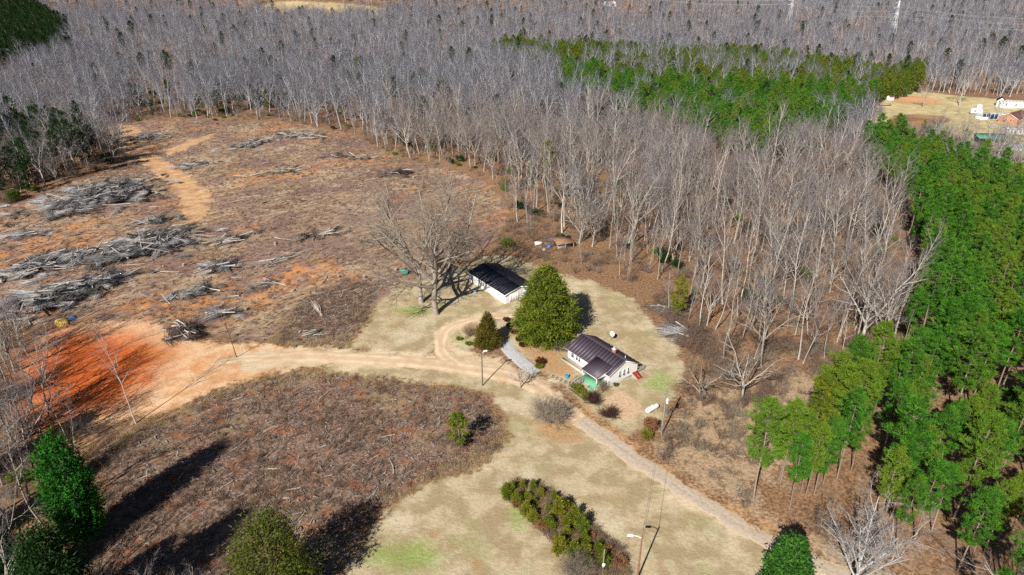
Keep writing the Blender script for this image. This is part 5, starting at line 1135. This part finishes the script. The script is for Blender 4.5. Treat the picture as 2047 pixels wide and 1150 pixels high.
pe = thing('pool_screen', 'dark blue panelled screen with white posts beside the far brick house', 'screen', gp(1978, 238), R(-4))
for i in range(4): MB().box(-4.2 + 2.1 * i, -2.25 + 2.1 * i, -.05, .05, .1, 2.6).build('panel', 'panel_navy', pe)
for i in range(5): MB().box(-4.31 + 2.1 * i, -4.21 + 2.1 * i + .02, -.1, .1, -.2, 2.8).build('post', 'trim_white', pe)
pl = thing('pool', 'round teal pool left of the dark blue screen', 'pool', gp(1962, 236), 0)
MB().tube([(0, 0, -.2), (0, 0, 1.2)], [3.4, 3.4], 24, cap=False).build('wall', 'metal_white', pl); MB().tube([(0, 0, .9), (0, 0, 1.05)], [3.3, 3.3], 24).build('water', 'pool_teal', pl)
shed_box('white_carport', 'low white flat shed between the blue screen and the brick house', 'shed', 1990, 234, 7, 4, 1.8, .4, R(-4), 'siding_white', 'cap_grey', 4)
shed_box('garden_shed', 'tiny white shed at the left corner of the far farmyard', 'shed', 1779, 200, 3.2, 2.6, 2.2, .8, R(20), 'siding_white', 'roof_maroon', 3)
bl = thing('low_greenhouse', 'low whitish table-like frame beside the far orchard', 'frame', gp(1769, 212), R(0)); MB().box(-3.5, 3.5, -.8, .8, .9, 1.0).build('top', 'wood_grey', bl)
for x in (-3.2, 3.2): MB().box(x - .1, x + .1, -.6, .6, 0, .9).build('leg', 'wood_grey', bl)
shed_box('distant_house', 'tiny white roofed house among the trees at the top centre', 'house', 1219, 12, 15, 9, 4, 2.0, R(10), 'siding_white', 'cap_grey', 6, (('front', -4, 2, 1.4, 1.4), ('front', 3, 1.6, 4, 2.4)))
shed_box('distant_shed', 'tiny maroon roofed shed left of the distant white house', 'shed', 1200, 5, 9, 6, 3, 1.5, R(0), 'wood_brown', 'roof_maroon', 4)

# ---------------------------------------------------------------- power line across the far woods
pyl = []
def pylon(px, py, h, label):
    p = gp(px, py); t = thing('pylon', label, 'pylon', p, R(25)); pyl.append((np.array(p), h)); w = 3.2; m = MB(); q = []
    lv = [(0, w), (.3, w * .66), (.55, w * .42), (.75, w * .28), (1, .25)]
    for sx in (-1, 1):
        for sy in (-1, 1): MB().tube([(sx * a, sy * a, z * h) for z, a in lv], .22, 4).build('leg', 'pylon_steel', t)
    for (z0, a0), (z1, a1) in zip(lv[:-1], lv[1:]):
        for sx, sy, ex, ey in ((-1, -1, 1, -1), (1, -1, 1, 1), (1, 1, -1, 1), (-1, 1, -1, -1)):
            m.bar((sx * a0, sy * a0, z0 * h), (ex * a1, ey * a1, z1 * h), .18); m.bar((ex * a0, ey * a0, z0 * h), (sx * a1, sy * a1, z1 * h), .18); m.bar((sx * a1, sy * a1, z1 * h), (ex * a1, ey * a1, z1 * h), .16)
    o = m.build('lattice', 'pylon_steel', t)
    for z, l in ((.72, 5.5), (.84, 6.2), (.95, 4.6)): MB().bar((-l, 0, z * h), (l, 0, z * h), .3, .35).build('arm', 'pylon_steel', t)
pylon(1778, 92, 40, 'nearest lattice pylon in the far woods at the top right'); pylon(1575, 58, 36, 'smaller lattice pylon left of the nearest one in the far woods'); pylon(836, 22, 36, 'lattice pylon at the top edge beside the tan field')
ends = [np.array(gp(2200, 135)), pyl[0][0], pyl[1][0], np.array(gp(1250, 36)), pyl[2][0], np.array(gp(560, 10))]
for k, (off, zf) in enumerate(((-5.3, .70), (5.3, .70), (-6, .82), (6, .82), (-4.4, .93), (4.4, .93))):
    mb = MB()
    for a, b in zip(ends[:-1], ends[1:]):
        d = b - a; n_ = nrm(np.array([-d[1], d[0], 0])); t = np.linspace(0, 1, 16)[:, None]; p = a + d * t + n_ * off; p[:, 2] += 38 * zf; p[:, 2] -= (5 * 4 * t * (1 - t))[:, 0]; mb.tube(p, .07, 3, cap=False)
    tag(mb.build('power_line', 'wire_pale'), ('pale lower conductor' if k < 2 else 'pale middle conductor' if k < 4 else 'pale top conductor') + ' of the power line strung between the far pylons', 'wire', 'conductors of the far power line, ' + ('low', 'middle', 'top')[k // 2])
